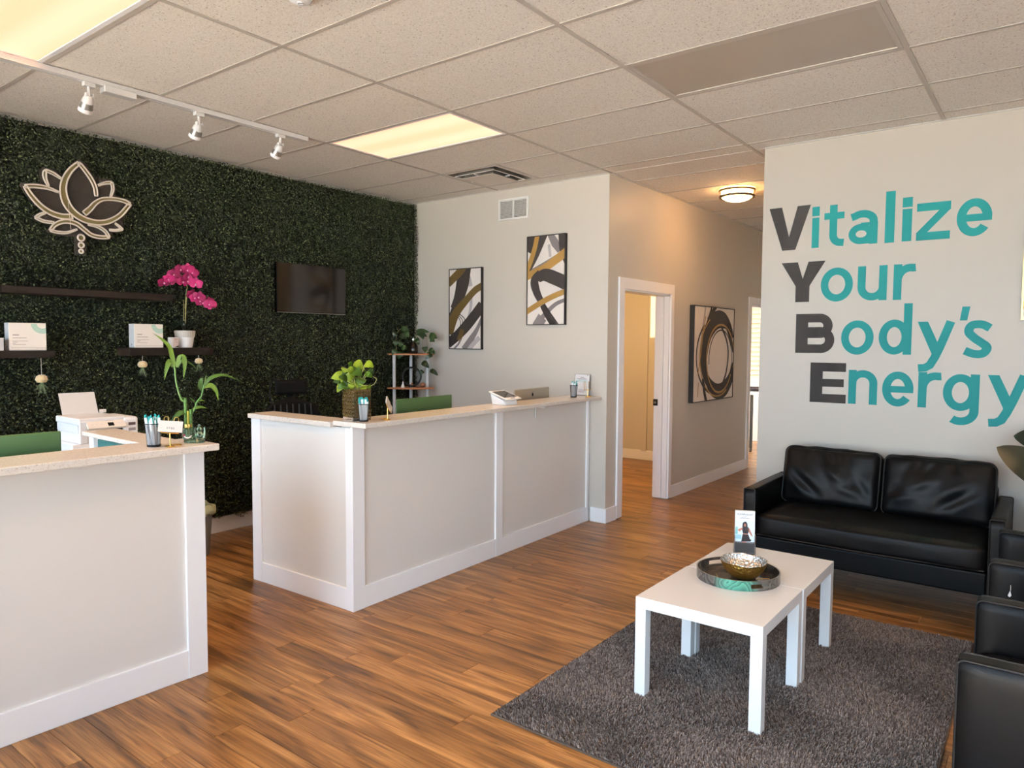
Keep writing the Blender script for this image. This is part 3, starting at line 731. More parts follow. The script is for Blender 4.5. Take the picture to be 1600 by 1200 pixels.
for p, ww in zip(LOTUS, LW):
    c = curve2(p, 6); n = len(c); wl = [float(np.interp(i/(n-1), np.linspace(0, 1, len(ww)), ww)) for i in range(n)]
    MB().stroke(c, wl, f_lot, .001, .006).build('gold_petal', neongold_m, ls, off=lo)
    pv = [Vector(q) for q in c]; nn = []
    for i in range(n):
        d = (pv[min(i+1, n-1)]-pv[max(i-1, 0)]).normalized(); nn.append(Vector((-d.y, d.x)))
    Lp = [pv[i]+nn[i]*wl[i]/2 for i in range(n)]; Rp = [pv[i]-nn[i]*wl[i]/2 for i in range(n)]
    loop = Lp+Rp[::-1]
    MB().tube([f_lot(q.x, q.y, .010) for q in loop], .0055, 6, closed=True).build('neon_tube', neon_m, ls, off=lo)
for (u, v_, r) in ((2.143, 2.271, .021), (2.143, 2.221, .017), (2.141, 2.179, .013)):
    MB().prism(circ(u, v_, r, 18), f_lot, .001, .006).build('gold_dot', neongold_m, ls, off=lo)
    MB().tube([f_lot(q[0], q[1], .010) for q in circ(u, v_, r, 18)], .006, 6, closed=True).build('neon_ring', neon_m, ls, off=lo)
MB().tube([f_lot(2.068, 2.50, .012), f_lot(2.075, 2.40, .012), f_lot(2.08, 2.32, .012)], .0015, 5).build('wire', neon_m, ls, off=lo)

# ---- television
tv = thing('television', (XG+.09, 4.05, 2.035), 'black flat television mounted on the green hedge wall', 'television')
bx('bezel', (-.02, -.372, -.212), (.018, .372, .218), blackgloss_m, tv, .004)
bx('screen', (.018, -.362, -.198), (.0195, .362, .210), screen_m, tv)
MB().box((.018, -.372, -.2135), (.021, .372, -.209)).build('chin_strip', chrome_m, tv)
bx('wall_bracket', (-.075, -.1, -.1), (-.02, .1, .1), black_m, tv)

# ---- floating shelves on the hedge
def shelf(y0, y1, z0, z1, x1, label):
    o = bx('floating_shelf', (XG+.03, y0, z0), (x1, y1, z1), shelf_m, None, .003)
    o.data.transform(Matrix.Translation((-(XG+.03), -(y0+y1)/2, -z0))); o.location = (XG+.03, (y0+y1)/2, z0)
    return tag(o, label, 'shelf', 'floating shelves on the hedge')
shelf(1.618, 2.70, 1.865, 1.911, -5.19, 'long dark floating shelf high on the hedge, empty, left of the orchid')
shelf(0.5, 1.612, 1.865, 1.911, -5.19, 'dark floating shelf end entering at the picture edge beside the long empty shelf')
shelf(0.8, 1.905, 1.458, 1.506, -5.19, 'dark floating shelf at the picture edge carrying the left cream carton')
shelf(2.375, 3.0, 1.464, 1.521, -5.19, 'short dark floating shelf carrying the orchid pot and a cream carton')

def carton(y0, y1, z0, h, x1, dep, label):
    t = thing('carton', (x1-dep/2, (y0+y1)/2, z0), label, 'carton', 'cream cartons on the shelves')
    w = (y1-y0)/2
    bx('box_body', (-dep/2, -w, 0), (dep/2, w, h), carton_m, t, .002)
    bx('side_panel', (-dep/2+.002, -w-.0006, .002), (dep/2-.002, -w+.0005, h-.002), greyp_m, t)
    fm = lambda u, v, q: (dep/2+q, u, v)
    mb = MB(); cx, cz = w-.022, h-.004
    for r in (.034, .0405, .047, .0535, .060): mb.stroke(arc(cx, cz, r, r, 180, 270+math.degrees(math.asin(min(1, .021/r))), 18), .0028, fm, 0, .0006)
    mb.build('teal_arcs', teal_print, t)
    tx = MB()
    for (a, b, z, hh) in ((.04, .24, .093, .004), (.04, .44, .076, .0025), (.04, .48, .057, .0016), (.04, .20, .050, .0016), (.04, .15, .043, .0016), (.04, .42, .036, .0014), (.0, .96, .016, .0012)):
        tx.box((dep/2, -w+2*w*(a+.05), z*h/.17), (dep/2+.0006, -w+2*w*(b+.02), z*h/.17+hh))
    tx.build('print_lines', ink_text, t)
    MB().box((-.004, -w-.0012, .018), (.004, -w-.0004, .028)).build('side_mark', ink_m, t)
carton(1.655, 1.862, 1.506, .174, -5.205, .075, 'cream carton with teal arcs on the shelf at the left picture edge')
carton(2.418, 2.622, 1.521, .170, -5.205, .085, 'cream carton with teal arcs on the shelf beside the orchid')
sb = thing('small_carton', (-5.215, 2.70, 1.521), 'small white carton between the cream carton and the orchid pot', 'carton')
bx('box_body', (-.02, -.031, 0), (.02, .031, .077), paper_m, sb, .001)
MB().box((.02, -.010, .004), (.0206, .030, .073)).build('label_panel', mat('print_pinkgrey', (210, 190, 182), 0.6), sb)
MB().box((.0206, .0, .062), (.021, .024, .066)).box((.0206, .0, .054), (.021, .018, .056)).box((.0206, .0, .040), (.021, .026, .042)).build('print_lines', ink_text, sb)
MB().prism([(.0, .004), (.030, .004), (.030, .018)], lambda u, v, q: (.0206+q, u, v), 0, .0004).build('dark_corner', ink_m, sb)
gb = thing('grey_box', (-5.22, 1.585, 1.506), 'slim grey-white box cut off by the left picture edge, on the shelf', 'carton')
bx('box_body', (-.04, -.06, 0), (.03, .036, .072), greyp_m, gb, .002)
bx('lid', (-.041, -.061, .072), (.031, .037, .078), paper_m, gb, .001)

# ---- orchid
oc = thing('orchid', (-5.255, 2.812, 1.521), 'magenta orchid in a white pot on the short shelf', 'potted orchid')
pot = MB().lathe([(0, .0), (.050, .0), (.054, .01), (.064, .078)], n=28).build('pot', ceram_m, oc)
MB().lathe([(.065, .078), (.069, .10), (.073, .126), (.068, .128), (.062, .112), (.0, .110)], n=28).build('pot_collar', ceramtex_m, pot)
for k in range(28):
    aa = 2*PI*k/28; MB().cyl((.0665*math.cos(aa), .0665*math.sin(aa), .079), (.0735*math.cos(aa), .0735*math.sin(aa), .125), .0022, n=5).build('collar_rib', ceramtex_m, pot)
for (dy, dz, ln) in ((-.10, .03, 1), (.11, .02, 1), (.04, .05, -1), (-.05, .06, 1)):
    MB().leaf([(0, 0, .115), (.02*ln, dy*.5, .14+dz), (.03*ln, dy, .12+dz*.6)], .035, 'oval').build('leaf', darkleaf_m, oc)
stemp = [(0, .002, .11), (0, .008, .25), (.004, .014, .40), (.01, .02, .46), (.03, -.02, .53), (.05, -.12, .55), (.06, -.19, .50)]
MB().tube(catmull([Vector(p) for p in stemp], 6), .0035, 6).build('stem', stem_m, oc)
MB().tube(catmull([Vector(p) for p in [(0, .002, .11), (.002, .012, .30), (.02, .02, .40), (.04, .08, .405), (.05, .17, .34)]], 6), .003, 6).build('stem', stem_m, oc)
MB().tube([(0, -.012, .11), (0, -.002, .36)], .002, 5).build('stake', stem_m, oc)
def bloom(c, s, az, el, roll):
    q = Matrix.Translation(c) @ Euler((0, el, az)).to_matrix().to_4x4() @ Euler((roll, 0, 0)).to_matrix().to_4x4()
    mb = MB()
    for (ang, L, wd) in ((90, 1.0, .8), (210, .95, .75), (330, .95, .75)):
        d = Vector((0, math.cos(R(ang)), math.sin(R(ang))))
        mb.leaf([q @ Vector((0, 0, 0)), q @ (d*L*s*.5+Vector((.06*s, 0, 0))), q @ (d*L*s-Vector((.12*s, 0, 0)))], wd*s, 'oval', q.to_3x3() @ Vector((1, 0, 0)), .1, 4)
    for ang in (20, 160):
        d = Vector((0, math.cos(R(ang)), math.sin(R(ang))))
        mb.leaf([q @ Vector((.08*s, 0, 0)), q @ (d*s*.5+Vector((.14*s, 0, 0))), q @ (d*s*1.05)], 1.15*s, 'oval', q.to_3x3() @ Vector((1, 0, 0)), .1, 4)
    b = mb.build('bloom', orchid_m, oc)
    MB().ball(q @ Vector((.16*s, 0, -.08*s)), .15*s, 8, 5).build('lip', orchidc_m, b)
rr = random.Random(5)
for (y_, z_) in ((-.18, .475), (-.155, .50), (-.115, .535), (-.10, .495), (-.06, .575), (-.055, .52), (-.01, .58), (0, .53), (.03, .56), (.045, .51), (-.03, .49), (.01, .50), (.06, .48), (-.14, .485)):
    bloom((rr.uniform(.02, .08), y_, z_), rr.uniform(.044, .052), rr.uniform(-.7, .3), rr.uniform(-.3, .5), rr.uniform(-.4, .4))
for (y_, z_) in ((.04, .40), (.06, .375), (.085, .385), (.10, .355), (.125, .34), (.13, .375), (.16, .33), (.185, .325), (.195, .35)):
    bloom((rr.uniform(.02, .07), y_, z_), rr.uniform(.040, .047), rr.uniform(-.7, .3), rr.uniform(-.2, .5), rr.uniform(-.4, .4))

# ---- hanging air plants
def airplant(y, z, ztop, s, label):
    t = thing('hanging_air_plant', (-5.165, y, z), label, 'air plant', 'air plants in sea urchin shells')
    sh = MB(); sh.lathe([(.010*s, -.014*s), (.026*s, -.012*s), (.034*s, .003*s), (.031*s, .020*s), (.019*s, .032*s), (.005*s, .036*s), (0, .036*s)], n=22)
    u = sh.build('urchin_shell', urchin_m, t)
    for k in range(10):
        aa = 2*PI*k/10; c, s_ = math.cos(aa), math.sin(aa)
        MB().tube([(c*.030*s, s_*.030*s, -.004*s), (c*.0345*s, s_*.0345*s, .005*s), (c*.028*s, s_*.028*s, .025*s), (c*.012*s, s_*.012*s, .0352*s)], .0014*s, 4).build('shell_rib', ceramtex_m, u)
    MB().cyl((0, 0, .02*s), (0, 0, ztop-z), .0011, n=5).build('string', paper_m, t)
    lf = MB(); q = random.Random(int(y*100))
    for k in range(26):
        aa = q.uniform(0, 2*PI); rr_ = q.uniform(.015, .05)*s; L = q.uniform(.04, .085)*s
        lf.tube([(0, 0, -.008*s), (math.cos(aa)*rr_*.5, math.sin(aa)*rr_*.5, -.02*s-L*.3), (math.cos(aa)*rr_, math.sin(aa)*rr_, -.01*s-L)], [.0018*s, .0014*s, .0004*s], 4)
    lf.build('tendrils', airp_m, t)
airplant(1.813, 1.315, 1.458, 1.0, 'air plant in a shell on a long string under the left shelf')
airplant(2.45, 1.395, 1.464, .92, 'air plant in a shell under the cream carton beside the orchid')
airplant(2.868, 1.413, 1.464, .82, 'air plant in a shell under the orchid pot')

# ================================================================== BACK WALL
def canvas(name, u0, u1, v0, v1, fn, depth, base, label, strokes, fmat=black_m, lip=.008):
    t = thing(name, base, label, 'painting')
    fr = MB()
    cc = [((u0, v0), (u1, v0+lip)), ((u0, v1-lip), (u1, v1)), ((u0, v0+lip), (u0+lip, v1-lip)), ((u1-lip, v0+lip), (u1, v1-lip))]
    for (p, q) in cc: fr.prism([p, (q[0], p[1]), q, (p[0], q[1])], fn, .001, depth)
    fr.build('frame', fmat, t, off=base)
    a0, a1, b0, b1 = u0+lip, u1-lip, v0+lip, v1-lip
    MB().prism([(a0, b0), (a1, b0), (a1, b1), (a0, b1)], fn, .004, depth-.006).build('canvas', canvas_m, t, off=base)
    for k, (m, w, pts) in enumerate(strokes):
        c = curve2([(a0+(a1-a0)*p[0], b1-(b1-b0)*p[1]) for p in pts], 7) if len(pts) > 2 else [(a0+(a1-a0)*p[0], b1-(b1-b0)*p[1]) for p in pts]
        n = len(c); ww = w if isinstance(w, (tuple, list)) else (w, w)
        wl = [float(np.interp(i/(n-1), np.linspace(0, 1, len(ww)), ww))*(a1-a0) for i in range(n)]
        mb = MB().stroke(c, wl, lambda u, v, w_: (u, v, w_), depth-.006+.00025*k, depth-.0055+.00025*(k+1))
        # trim what runs over the canvas edge
        me = bpy.data.meshes.new('brush_stroke'); me.from_pydata(mb.v, [], mb.f); bm = bmesh.new(); bm.from_mesh(me)
        for (co, no) in (((a0, 0, 0), (-1, 0, 0)), ((a1, 0, 0), (1, 0, 0)), ((0, b0, 0), (0, -1, 0)), ((0, b1, 0), (0, 1, 0))):
            bmesh.ops.bisect_plane(bm, geom=bm.verts[:]+bm.edges[:]+bm.faces[:], plane_co=co, plane_no=no, clear_outer=True)
        for vv in bm.verts:
            x = fn(*vv.co); vv.co = Vector(x)-Vector(base)
        bmesh.ops.recalc_face_normals(bm, faces=bm.faces[:])
        bm.to_mesh(me); bm.free(); me.materials.append(m)
        o = bpy.data.objects.new('brush_stroke', me); COL.objects.link(o); o.parent = t
    return t
wash_l = mat('light_wash', (176, 170, 170), 0.7)
canvas('narrow_painting', -4.917, -4.490, 1.503, 2.304, f_back, .035, (-4.70, YB, 1.9),
 'narrow abstract painting with dark olive strokes beside the corner plant stand', [
 (wash_l, .10, [(.62, .10), (.66, .16), (.68, .22)]), (wash_l, .08, [(.70, .35), (.68, .48), (.62, .6)]),
 (grey_p, (.06, .22), [(1.02, .62), (.88, .76), (.7, .88), (.48, 1.02)]), (wash_l, .12, [(.95, .86), (.75, .95), (.62, 1.02)]),
 (ink_m, (.34, .40, .32, .2), [(.52, -.02), (.42, .18), (.30, .36), (.12, .50)]), (ink_m, .12, [(.14, .48), (.06, .56), (0, .62)]),
 (olive_p, (.20, .22), [(-.04, .17), (.18, .09), (.36, .02), (.46, -.04)]),
 (olive_p, (.16, .18, .24, .36), [(1.03, .22), (.80, .28), (.50, .41), (.25, .53), (.08, .66), (-.06, .80)]),
 (ink_m, .022, [(.32, .56), (.48, .62), (.50, .68)]), (ink_m, .02, [(.30, .58), (.42, .64), (.42, .71)]), (ink_m, .018, [(.28, .60), (.36, .66), (.35, .72)]),
 (ink_m, (.26, .28, .24), [(1.04, .46), (.82, .58), (.58, .70), (.30, .82), (-.04, .94)]), (olive_p, .14, [(.42, .76), (.36, .84), (.30, .9)]),
 (grey_p, .05, [(.36, .88), (.30, .94), (.16, 1.0)])])
canvas('tall_painting', -3.946, -3.523, 1.735, 2.547, f_back, .035, (-3.73, YB, 2.14),
 'tall abstract painting with gold and black strokes nearest the corridor corner', [
 (grey_p, (.14, .2, .1), [(.60, -.02), (.74, .09), (.86, .19)]), (wash_l, .07, [(.58, .10), (.60, .17), (.62, .24)]),
 (grey_p, (.08, .13), [(1.03, .73), (.78, .775), (.55, .86), (.40, .93), (.18, 1.03)]), (grey_p, .26, [(.42, .92), (.26, 1.03)]),
 (ink_m, .30, [(.08, -.02), (.02, .08), (-.05, .15)]), (ink_m, (.26, .2, .08), [(.42, -.03), (.28, .13), (.14, .28), (.0, .42)]),
 (ink_m, (.2, .18, .06), [(.93, -.02), (.95, .16), (1.02, .32)]),
 (gold_p, (.12, .13), [(.27, -.03), (.20, .12), (.08, .28), (-.04, .40)]),
 (grey_p, .06, [(.9, .21), (.5, .30), (.12, .38)]),
 (gold_p, (.20, .17), [(1.04, .20), (.75, .285), (.45, .365), (-.04, .45)]),
 (ink_m, (.30, .30, .22), [(1.05, .55), (.78, .49), (.48, .44), (.30, .47)]), (ink_m, (.20, .22, .16), [(.36, .42), (.20, .50), (.25, .62), (.38, .74)]),
 (ink_m, (.14, .2), [(.42, .78), (.55, .88), (.78, 1.03)]),
 (gold_p, (.12, .13), [(1.04, .635), (.72, .685), (.38, .755), (-.04, .86)])])
# corridor painting
ring_o = [(.50+.40*math.cos(t), .50+.36*math.sin(t)) for t in np.linspace(0, 2*PI, 30)]
def el(cx, cy, rx, ry, a0, a1, n=14): return [(cx+rx*math.cos(R(a0+(a1-a0)*i/n)), cy-ry*math.sin(R(a0+(a1-a0)*i/n))) for i in range(n+1)]
canvas('corridor_painting', 7.137, 8.296, .945, 1.978, f_corr, .055, (XC, 7.72, 1.46),
 'large square painting of looping black and gold rings in the corridor', [
 (wash_l, .03, [(.26, 0), (.22, .15), (.18, .3)]),
 (ink_m, .03, [(.42, -.02), (.36, .08), (.28, .2)]), (ink_m, .05, [(.52, -.02), (.40, .07), (.32, .14)]),
 (ink_m, (.04, .16, .20, .18, .10), el(.64, .52, .40, .40, 215, 30)[::-1]),
 (ink_m, (.05, .14, .17, .10), el(.64, .52, .40, .40, 190, 345)),
 (ink_m, .022, el(.58, .52, .52, .43, 130, 250)), (ink_m, .014, el(.62, .52, .46, .42, 120, 260)), (ink_m, .014, el(.66, .56, .30, .32, -30, 190)),
 (ink_m, .03, [(.66, .2), (.80, .34), (.86, .5), (.82, .7), (.74, .82)]), (ink_m, .045, [(.80, .2), (.92, .34), (1.0, .48)]),
 (gold_p, .02, el(.66, .54, .36, .36, -20, 200)), (gold_p, .016, el(.60, .52, .46, .45, 120, 300)), (gold_p, .014, [(.26, .1), (.20, .3), (.16, .5), (.10, .72)]), (gold_p, .02, el(.64, .55, .34, .38, 180, 330)),
 (gold_p, .014, [(.12, .8), (.10, .95)]), (ink_m, .05, [(.22, .76), (.26, .9), (.32, 1.03)]), (gold_p, .012, el(.56, .5, .42, .5, 140, 210))])

# wall grille
g = thing('wall_grille', (-4.125, YB, 2.826), 'white slatted return air grille high on the back wall', 'air vent')
MB().box((-.176, -.014, -.1), (.176, -.001, -.08)).box((-.176, -.014, .08), (.176, -.001, .1)).box((-.176, -.014, -.08), (-.154, -.001, .08)).box((.154, -.014, -.08), (.176, -.001, .08)).box((-.008, -.014, -.08), (.008, -.001, .08)).build('frame', vent_m, g, .002)
bx('backing', (-.154, -.003, -.08), (.154, -.001, .08), ventdark_m, g)
for sx_ in (-1, 1):
    for k in range(14):
        z = -.074+k*.0114; x0, x1 = (-.153, -.009) if sx_ < 0 else (.009, .153)
        MB().add([(x0,-.013,z),(x1,-.013,z),(x1,-.004,z+.0085),(x0,-.004,z+.0085),(x0,-.0125,z-.0012),(x1,-.0125,z-.0012),(x1,-.0035,z+.007),(x0,-.0035,z+.007)],
                 [(0,1,2,3),(7,6,5,4),(0,4,5,1),(2,6,7,3),(0,3,7,4),(1,5,6,2)]).build('louvre', vent_m, g)

# ================================================================== SOFA WALL: LETTERING
f_sofa = lambda u, v, w: (u, 5.41-w, v)
def glyph(ch, x0, x1, z0, z1, t, heavy=False):
    """flat vinyl letter between x0..x1, z0..z1 with stroke width t"""
    mb = MB(); h = t/2; w = x1-x0; H = z1-z0; cx = (x0+x1)/2; cz = (z0+z1)/2
    k = [0]
    def st(pts, wd=t, closed=False):
        mb.stroke(pts, wd, f_sofa, .0002, .0012+k[0]*.00006, closed); k[0] += 1
    def pg(pts): mb.prism(pts, f_sofa, .0002, .0012+k[0]*.00006); k[0] += 1
    def rect(a, b, c, d): pg([(a, b), (c, b), (c, d), (a, d)])
    if ch == 'V': a = .36*w; pg([(x0, z1), (x0+a*.86, z1), (cx, z0+H*.30), (x1-a*.86, z1), (x1, z1), (cx+a*.44, z0), (cx-a*.44, z0)])
    elif ch == 'Y': a = .115; pg([(x0, z1), (x0+a, z1), (cx, z0+H*.58), (x1-a, z1), (x1, z1), (cx+.048, z0+H*.40), (cx+.048, z0), (cx-.048, z0), (cx-.048, z0+H*.40)])
    elif ch == 'E':
        b = .085; q = .062
        rect(x0, z0, x0+b, z1); rect(x0+b, z0, x1, z0+q); rect(x0+b, z1-q, x1-.004, z1); rect(x0+b, cz-q/2+.003, x1-.016, cz+q/2-.003)
    elif ch == 'B':
        b = .085; q = .062
        rect(x0, z0, x0+b, z1); m = cz+.006
        ru = (z1-m+q/2)/2-q/2+.004; rl = (m-z0+q/2)/2-q/2+.004
        st([(x0+b*.6, z1-q/2)]+arc(x1-ru-q/2-.014, z1-q/2-ru, ru, ru, 90, -90, 16)+[(x0+b*.6, z1-q/2-2*ru)], q)
        st([(x0+b*.6, z0+q/2+2*rl)]+arc(x1-rl-q/2, z0+q/2+rl, rl, rl, 90, -90, 16)+[(x0+b*.6, z0+q/2)], q)
    elif ch == 'o': st(arc(cx, cz, w/2-h, H/2-h, 0, 352, 40), t, True)
    elif ch == 'i': rect(x0, z0, x1, z0+.212); rect(x0-.001, z0+.224, x1+.001, z1)
    elif ch == 'l': rect(x0, z0, x1, z1)
    elif ch == 't':
        sx0 = x0+.036; st([(sx0+h, z1), (sx0+h, z0+.085)]+arc(sx0+h+.050, z0+.080, .050, .080-h, 180, 272, 12)+[(x1, z0+h-.002)]); rect(x0, z0+.190, x1, z0+.236)
    elif ch == 'a':
        rect(x1-t, z0, x1, z0+.15); r = w/2-h
        st([(x0+.018, z1-.045)]+arc(cx-.004, z1-.075, r+.002, .075-h, 132, 0, 16)+[(x1-h, z0+.1)], t)
        bz = .072
        st(arc(x0+.082, z0+bz, .082-h, bz-h, 0, 352, 30), t*.9, True); rect(x0+.08, z0+.128-.0, x1-h, z0+.128+.02); rect(x0+.075, z0+.004, x1-h, z0+.02)
    elif ch == 'z': rect(x0, z1-.052, x1, z1); rect(x0, z0, x1, z0+.052); pg([(x0, z0+.05), (x0+.062, z0+.05), (x1, z1-.05), (x1-.062, z1-.05)])
    elif ch == 'e': rx, rz = w/2-h, H/2-h; st(arc(cx, cz, rx, rz, 0, 322, 36)); rect(x0+h, cz-.024, x1-.001, cz+.02)
    elif ch == 'u':
        r = w/2-h; st([(x0+h, z1), (x0+h, z0+r+h)]+arc(cx, z0+r+h, r, r, 180, 352, 18)); rect(x1-t, z0, x1, z1)
    elif ch == 'n':
        r = w/2-h; rect(x0, z0, x0+t, z1); st([(x0+h, z1-r-h*1.6)]+arc(cx, z1-r-h, r, r, 168, 0, 18)+[(x1-h, z0)])
    elif ch == 'r': rect(x0, z0, x0+t, z1); r = .085; st(arc(x0+h+.075, z1-h-.085, .075, .085, 172, 78, 14)+[(x1-.002, z1-h*1.02)])
    elif ch == 'd':
        bh = .235; st(arc(x0+(w-.0)/2-.006, z0+bh/2, w/2-h-.004, bh/2-h, 0, 352, 40), t, True); rect(x1-t, z0, x1, z1)
    elif ch == 'y':
        pg([(x0, z1), (x0+t*1.2, z1), (cx+.006+t*.42, z0+.155), (cx+.006-t*.4, z0+.10)])
        st([(x1-t*.58, z1), (cx+.022, z0+.16), (cx-.004, z0+.095)]+[(cx-.030, z0+.045), (cx-.058, z0+.028), (x0+.012, z0+h*.98)])
    elif ch == "'": pg([(x0+.012, z1), (x1, z1), (x0+.040, z0), (x0, z0)])
    elif ch == 's':
        p = [(x1-.012, z1-.048), (cx+.02, z1-h), (x0+.045, z1-h-.006), (x0+h+.004, z1-.072), (x0+.062, cz+.006), (x1-.055, cz-.022), (x1-h, z0+.066), (x1-.045, z0+h+.004), (cx-.015, z0+h), (x0+.010, z0+.045)]
        st(curve2(p, 6))
    elif ch == 'g':
        b0 = z0+.092; bh = z1-b0; st(arc(x0+w/2-.004, b0+bh/2, w/2-h-.002, bh/2-h, 0, 352, 40), t, True)
        r = w/2-h; st([(x1-h, z1)]+arc(cx, z0+.092, r, .092-h, 0, -128, 18))
    return mb
ROWS = [
 ('charcoal V and teal letters reading Vitalize on the cream wall', [('V', -1.744, -1.453, 2.257, 2.569), ('i', -1.440, -1.392, 2.261, 2.550), ('t', -1.359, -1.227, 2.262, 2.551), ('a', -1.199, -1.014, 2.262, 2.495), ('l', -.970, -.912, 2.260, 2.602), ('i', -.867, -.810, 2.262, 2.550), ('z', -.783, -.591, 2.260, 2.501), ('e', -.557, -.367, 2.264, 2.500)]),
 ('charcoal Y and teal letters reading Your on the cream wall', [('Y', -1.646, -1.342, 1.879, 2.166), ('o', -1.369, -1.158, 1.876, 2.113), ('u', -1.128, -.945, 1.877, 2.112), ('r', -.907, -.775, 1.876, 2.112)]),
 ("charcoal B and teal letters reading Body's on the cream wall", [('B', -1.532, -1.267, 1.512, 1.793), ('o', -1.223, -1.016, 1.505, 1.742), ('d', -.982, -.786, 1.509, 1.851), ('y', -.754, -.536, 1.397, 1.728), ("'", -.517, -.462, 1.733, 1.821), ('s', -.494, -.340, 1.495, 1.732)]),
 ('charcoal E and teal letters reading Energy, cut off at the edge', [('E', -1.422, -1.180, 1.160, 1.444), ('n', -1.165, -.982, 1.162, 1.398), ('e', -.952, -.763, 1.159, 1.395), ('r', -.737, -.604, 1.162, 1.396), ('g', -.592, -.394, 1.060, 1.389), ('y', -.353, -.135, 1.062, 1.389)])]
for lab, gl in ROWS:
    base = (gl[0][1], 5.41, gl[0][3]); t = thing('wall_lettering', base, lab, 'wall lettering', 'vinyl wording on the cream wall')
    for (ch, a, b, c, d) in gl:
        cap = ch in 'VYBE'
        o = glyph(ch, a, b, c, d, .052 if ch in 'il' else .050).build('letter', char_m if cap else teal_m, t, off=base)
        if cap: o['label'] = 'heavy charcoal capital letter'
canvas('gold_framed_picture', -.197, .40, 1.732, 2.33, f_sofa, .03, (.1, 5.41, 2.03), 'gold framed picture just entering at the right edge of the cream wall',
       [(ink_m, .3, [(.1, .2), (.3, .5), (.6, .6), (.9, .3)]), (gold_p, .12, [(0, .9), (.4, .6), (1, .7)])], gold_m, .010)

# ================================================================== RECEPTION COUNTERS
def counter_front(t, L0, L1, posts, ztop, bh=.131):
    """half wall along local y between L0 and L1 with its face at x=0; posts: (y0, y1)"""
    MB().box((-.115, L0+.0195, 0), (-.0185, L1-.0195, ztop)).build('half_wall', panel_m, t)
    ed = sorted(posts); 
    for i in range(len(ed)-1):
        a, b = ed[i][1], ed[i+1][0]
        bx('front_panel', (-.018, a, bh), (-.014, b, ztop), panel_m, t)
        bx('base_board', (-.018, a, 0), (-.002, b, bh), trim_m, t, .002)
    for (a, b) in ed: bx('trim_board', (-.018, a, 0), (.0, b, ztop), trim_m, t, .0015)
c2 = thing('reception_counter', (-3.206, 2.695, 0), 'L-shaped greige reception counter with white trim running to the back wall', 'reception counter', None, .0211)
counter_front(c2, 0.0, 2.712, [(.0, .091), (1.364, 1.444), (2.674, 2.712)], 1.082)
RZ = 1.074
MB().box((-.96, .018, 0), (-.115, .115, RZ)).build('return_wall', panel_m, c2)
bx('side_panel', (-.885, .014, .128), (-.062, .018, RZ), panel_m, c2)
bx('base_board', (-.885, .002, 0), (-.062, .018, .128), trim_m, c2, .002)
bx('trim_board', (-.062, .0, 0), (-.0185, .018, RZ), trim_m, c2, .0015)
MB().box((-.978, .0, 0), (-.885, .018, RZ)).box((-.978, .018, 0), (-.960, .118, RZ)).build('trim_board', trim_m, c2, .0015)
bx('work_surface', (-.80, .118, .72), (-.116, 2.68, .75), quartz_m, c2, .002)
MB().box((-.78, .13, 0), (-.74, .6, .72)).box((-.78, 1.4, 0), (-.74, 1.44, .72)).box((-.78, 2.6, 0), (-.74, 2.66, .72)).build('desk_support', trim_m, c2)
MB().box((.0, 1.856, .985), (.010, 1.874, 1.082)).box((.0, 1.856, 1.070), (.09, 1.874, 1.082)).build('support_bracket', white_m, c2, .001)
ct = thing('countertop', (-3.206, 2.695, 1.083), 'speckled cream countertop overhanging the long counter front', 'countertop', 'speckled stone countertops', .0211)
bx('slab', (-.165, -.004, 0), (.115, 2.716, .029), quartz_m, ct, .003)
ct = thing('countertop', (-3.206, 2.695, RZ), 'speckled cream countertop on the short left return of the far counter', 'countertop', 'speckled stone countertops', .0211)
bx('slab', (-.985, -.022, 0), (-.168, .175, .030), quartz_m, ct, .003)

c1 = thing('reception_counter', (-3.165, 1.775, 0), 'nearer greige reception counter with white trim at the left picture edge', 'reception counter', None, -.024)
counter_front(c1, -2.2, 0.0, [(-2.2, -2.11), (-1.25, -1.17), (-.092, 0.0)], 1.076, .133)
MB().box((-.80, -.165, 0), (-.115, -.055, RZ+.008)).build('return_wall', panel_m, c1)
MB().box((-.82, -.185, 0), (-.765, -.165, RZ+.008)).box((-.82, -.165, 0), (-.80, -.04, RZ+.008)).build('trim_board', trim_m, c1, .0015)
MB().box((-.118, -.018, 0), (-.0185, .0, 1.076)).build('trim_board', trim_m, c1, .0015)
bx('side_panel', (-.80, -.055, .128), (-.118, -.050, RZ), panel_m, c1); bx('base_board', (-.80, -.054, 0), (-.118, -.040, .128), trim_m, c1, .002)
bx('pin_board', (-.745, -.172, .76), (-.13, -.166, 1.066), darkteal_m, c1)
bx('work_surface', (-.80, -2.15, .72), (-.116, -.19, .75), quartz_m, c1, .002)
MB().box((-.78, -2.1, 0), (-.74, -2.06, .72)).box((-.78, -1.2, 0), (-.74, -1.16, .72)).box((-.78, -.24, 0), (-.74, -.20, .72)).build('desk_support', trim_m, c1)
ct = thing('countertop', (-3.165, 1.775, 1.078), 'speckled cream countertop on the nearer counter at the left', 'countertop', 'speckled stone countertops', -.024)
bx('slab', (-.152, -2.22, 0), (.140, .0, .030), quartz_m, ct, .003)
ct = thing('countertop', (-3.165, 1.775, RZ), 'speckled cream countertop on the short return in front of the printer', 'countertop', 'speckled stone countertops', -.024)
bx('slab', (-.83, -.215, .008), (-.155, -.045, .030), quartz_m, ct, .003)
cp = thing('pinned_card', (-3.585, 1.598, .965), 'white card pinned on the teal board inside the nearer counter', 'card', None, -.024)
bx('card', (-.09, -.003, 0), (.09, 0, .085), paper_m, cp); MB().ball((0, -.004, .078), .004, 8, 5).build('pin', plastic_m, cp)

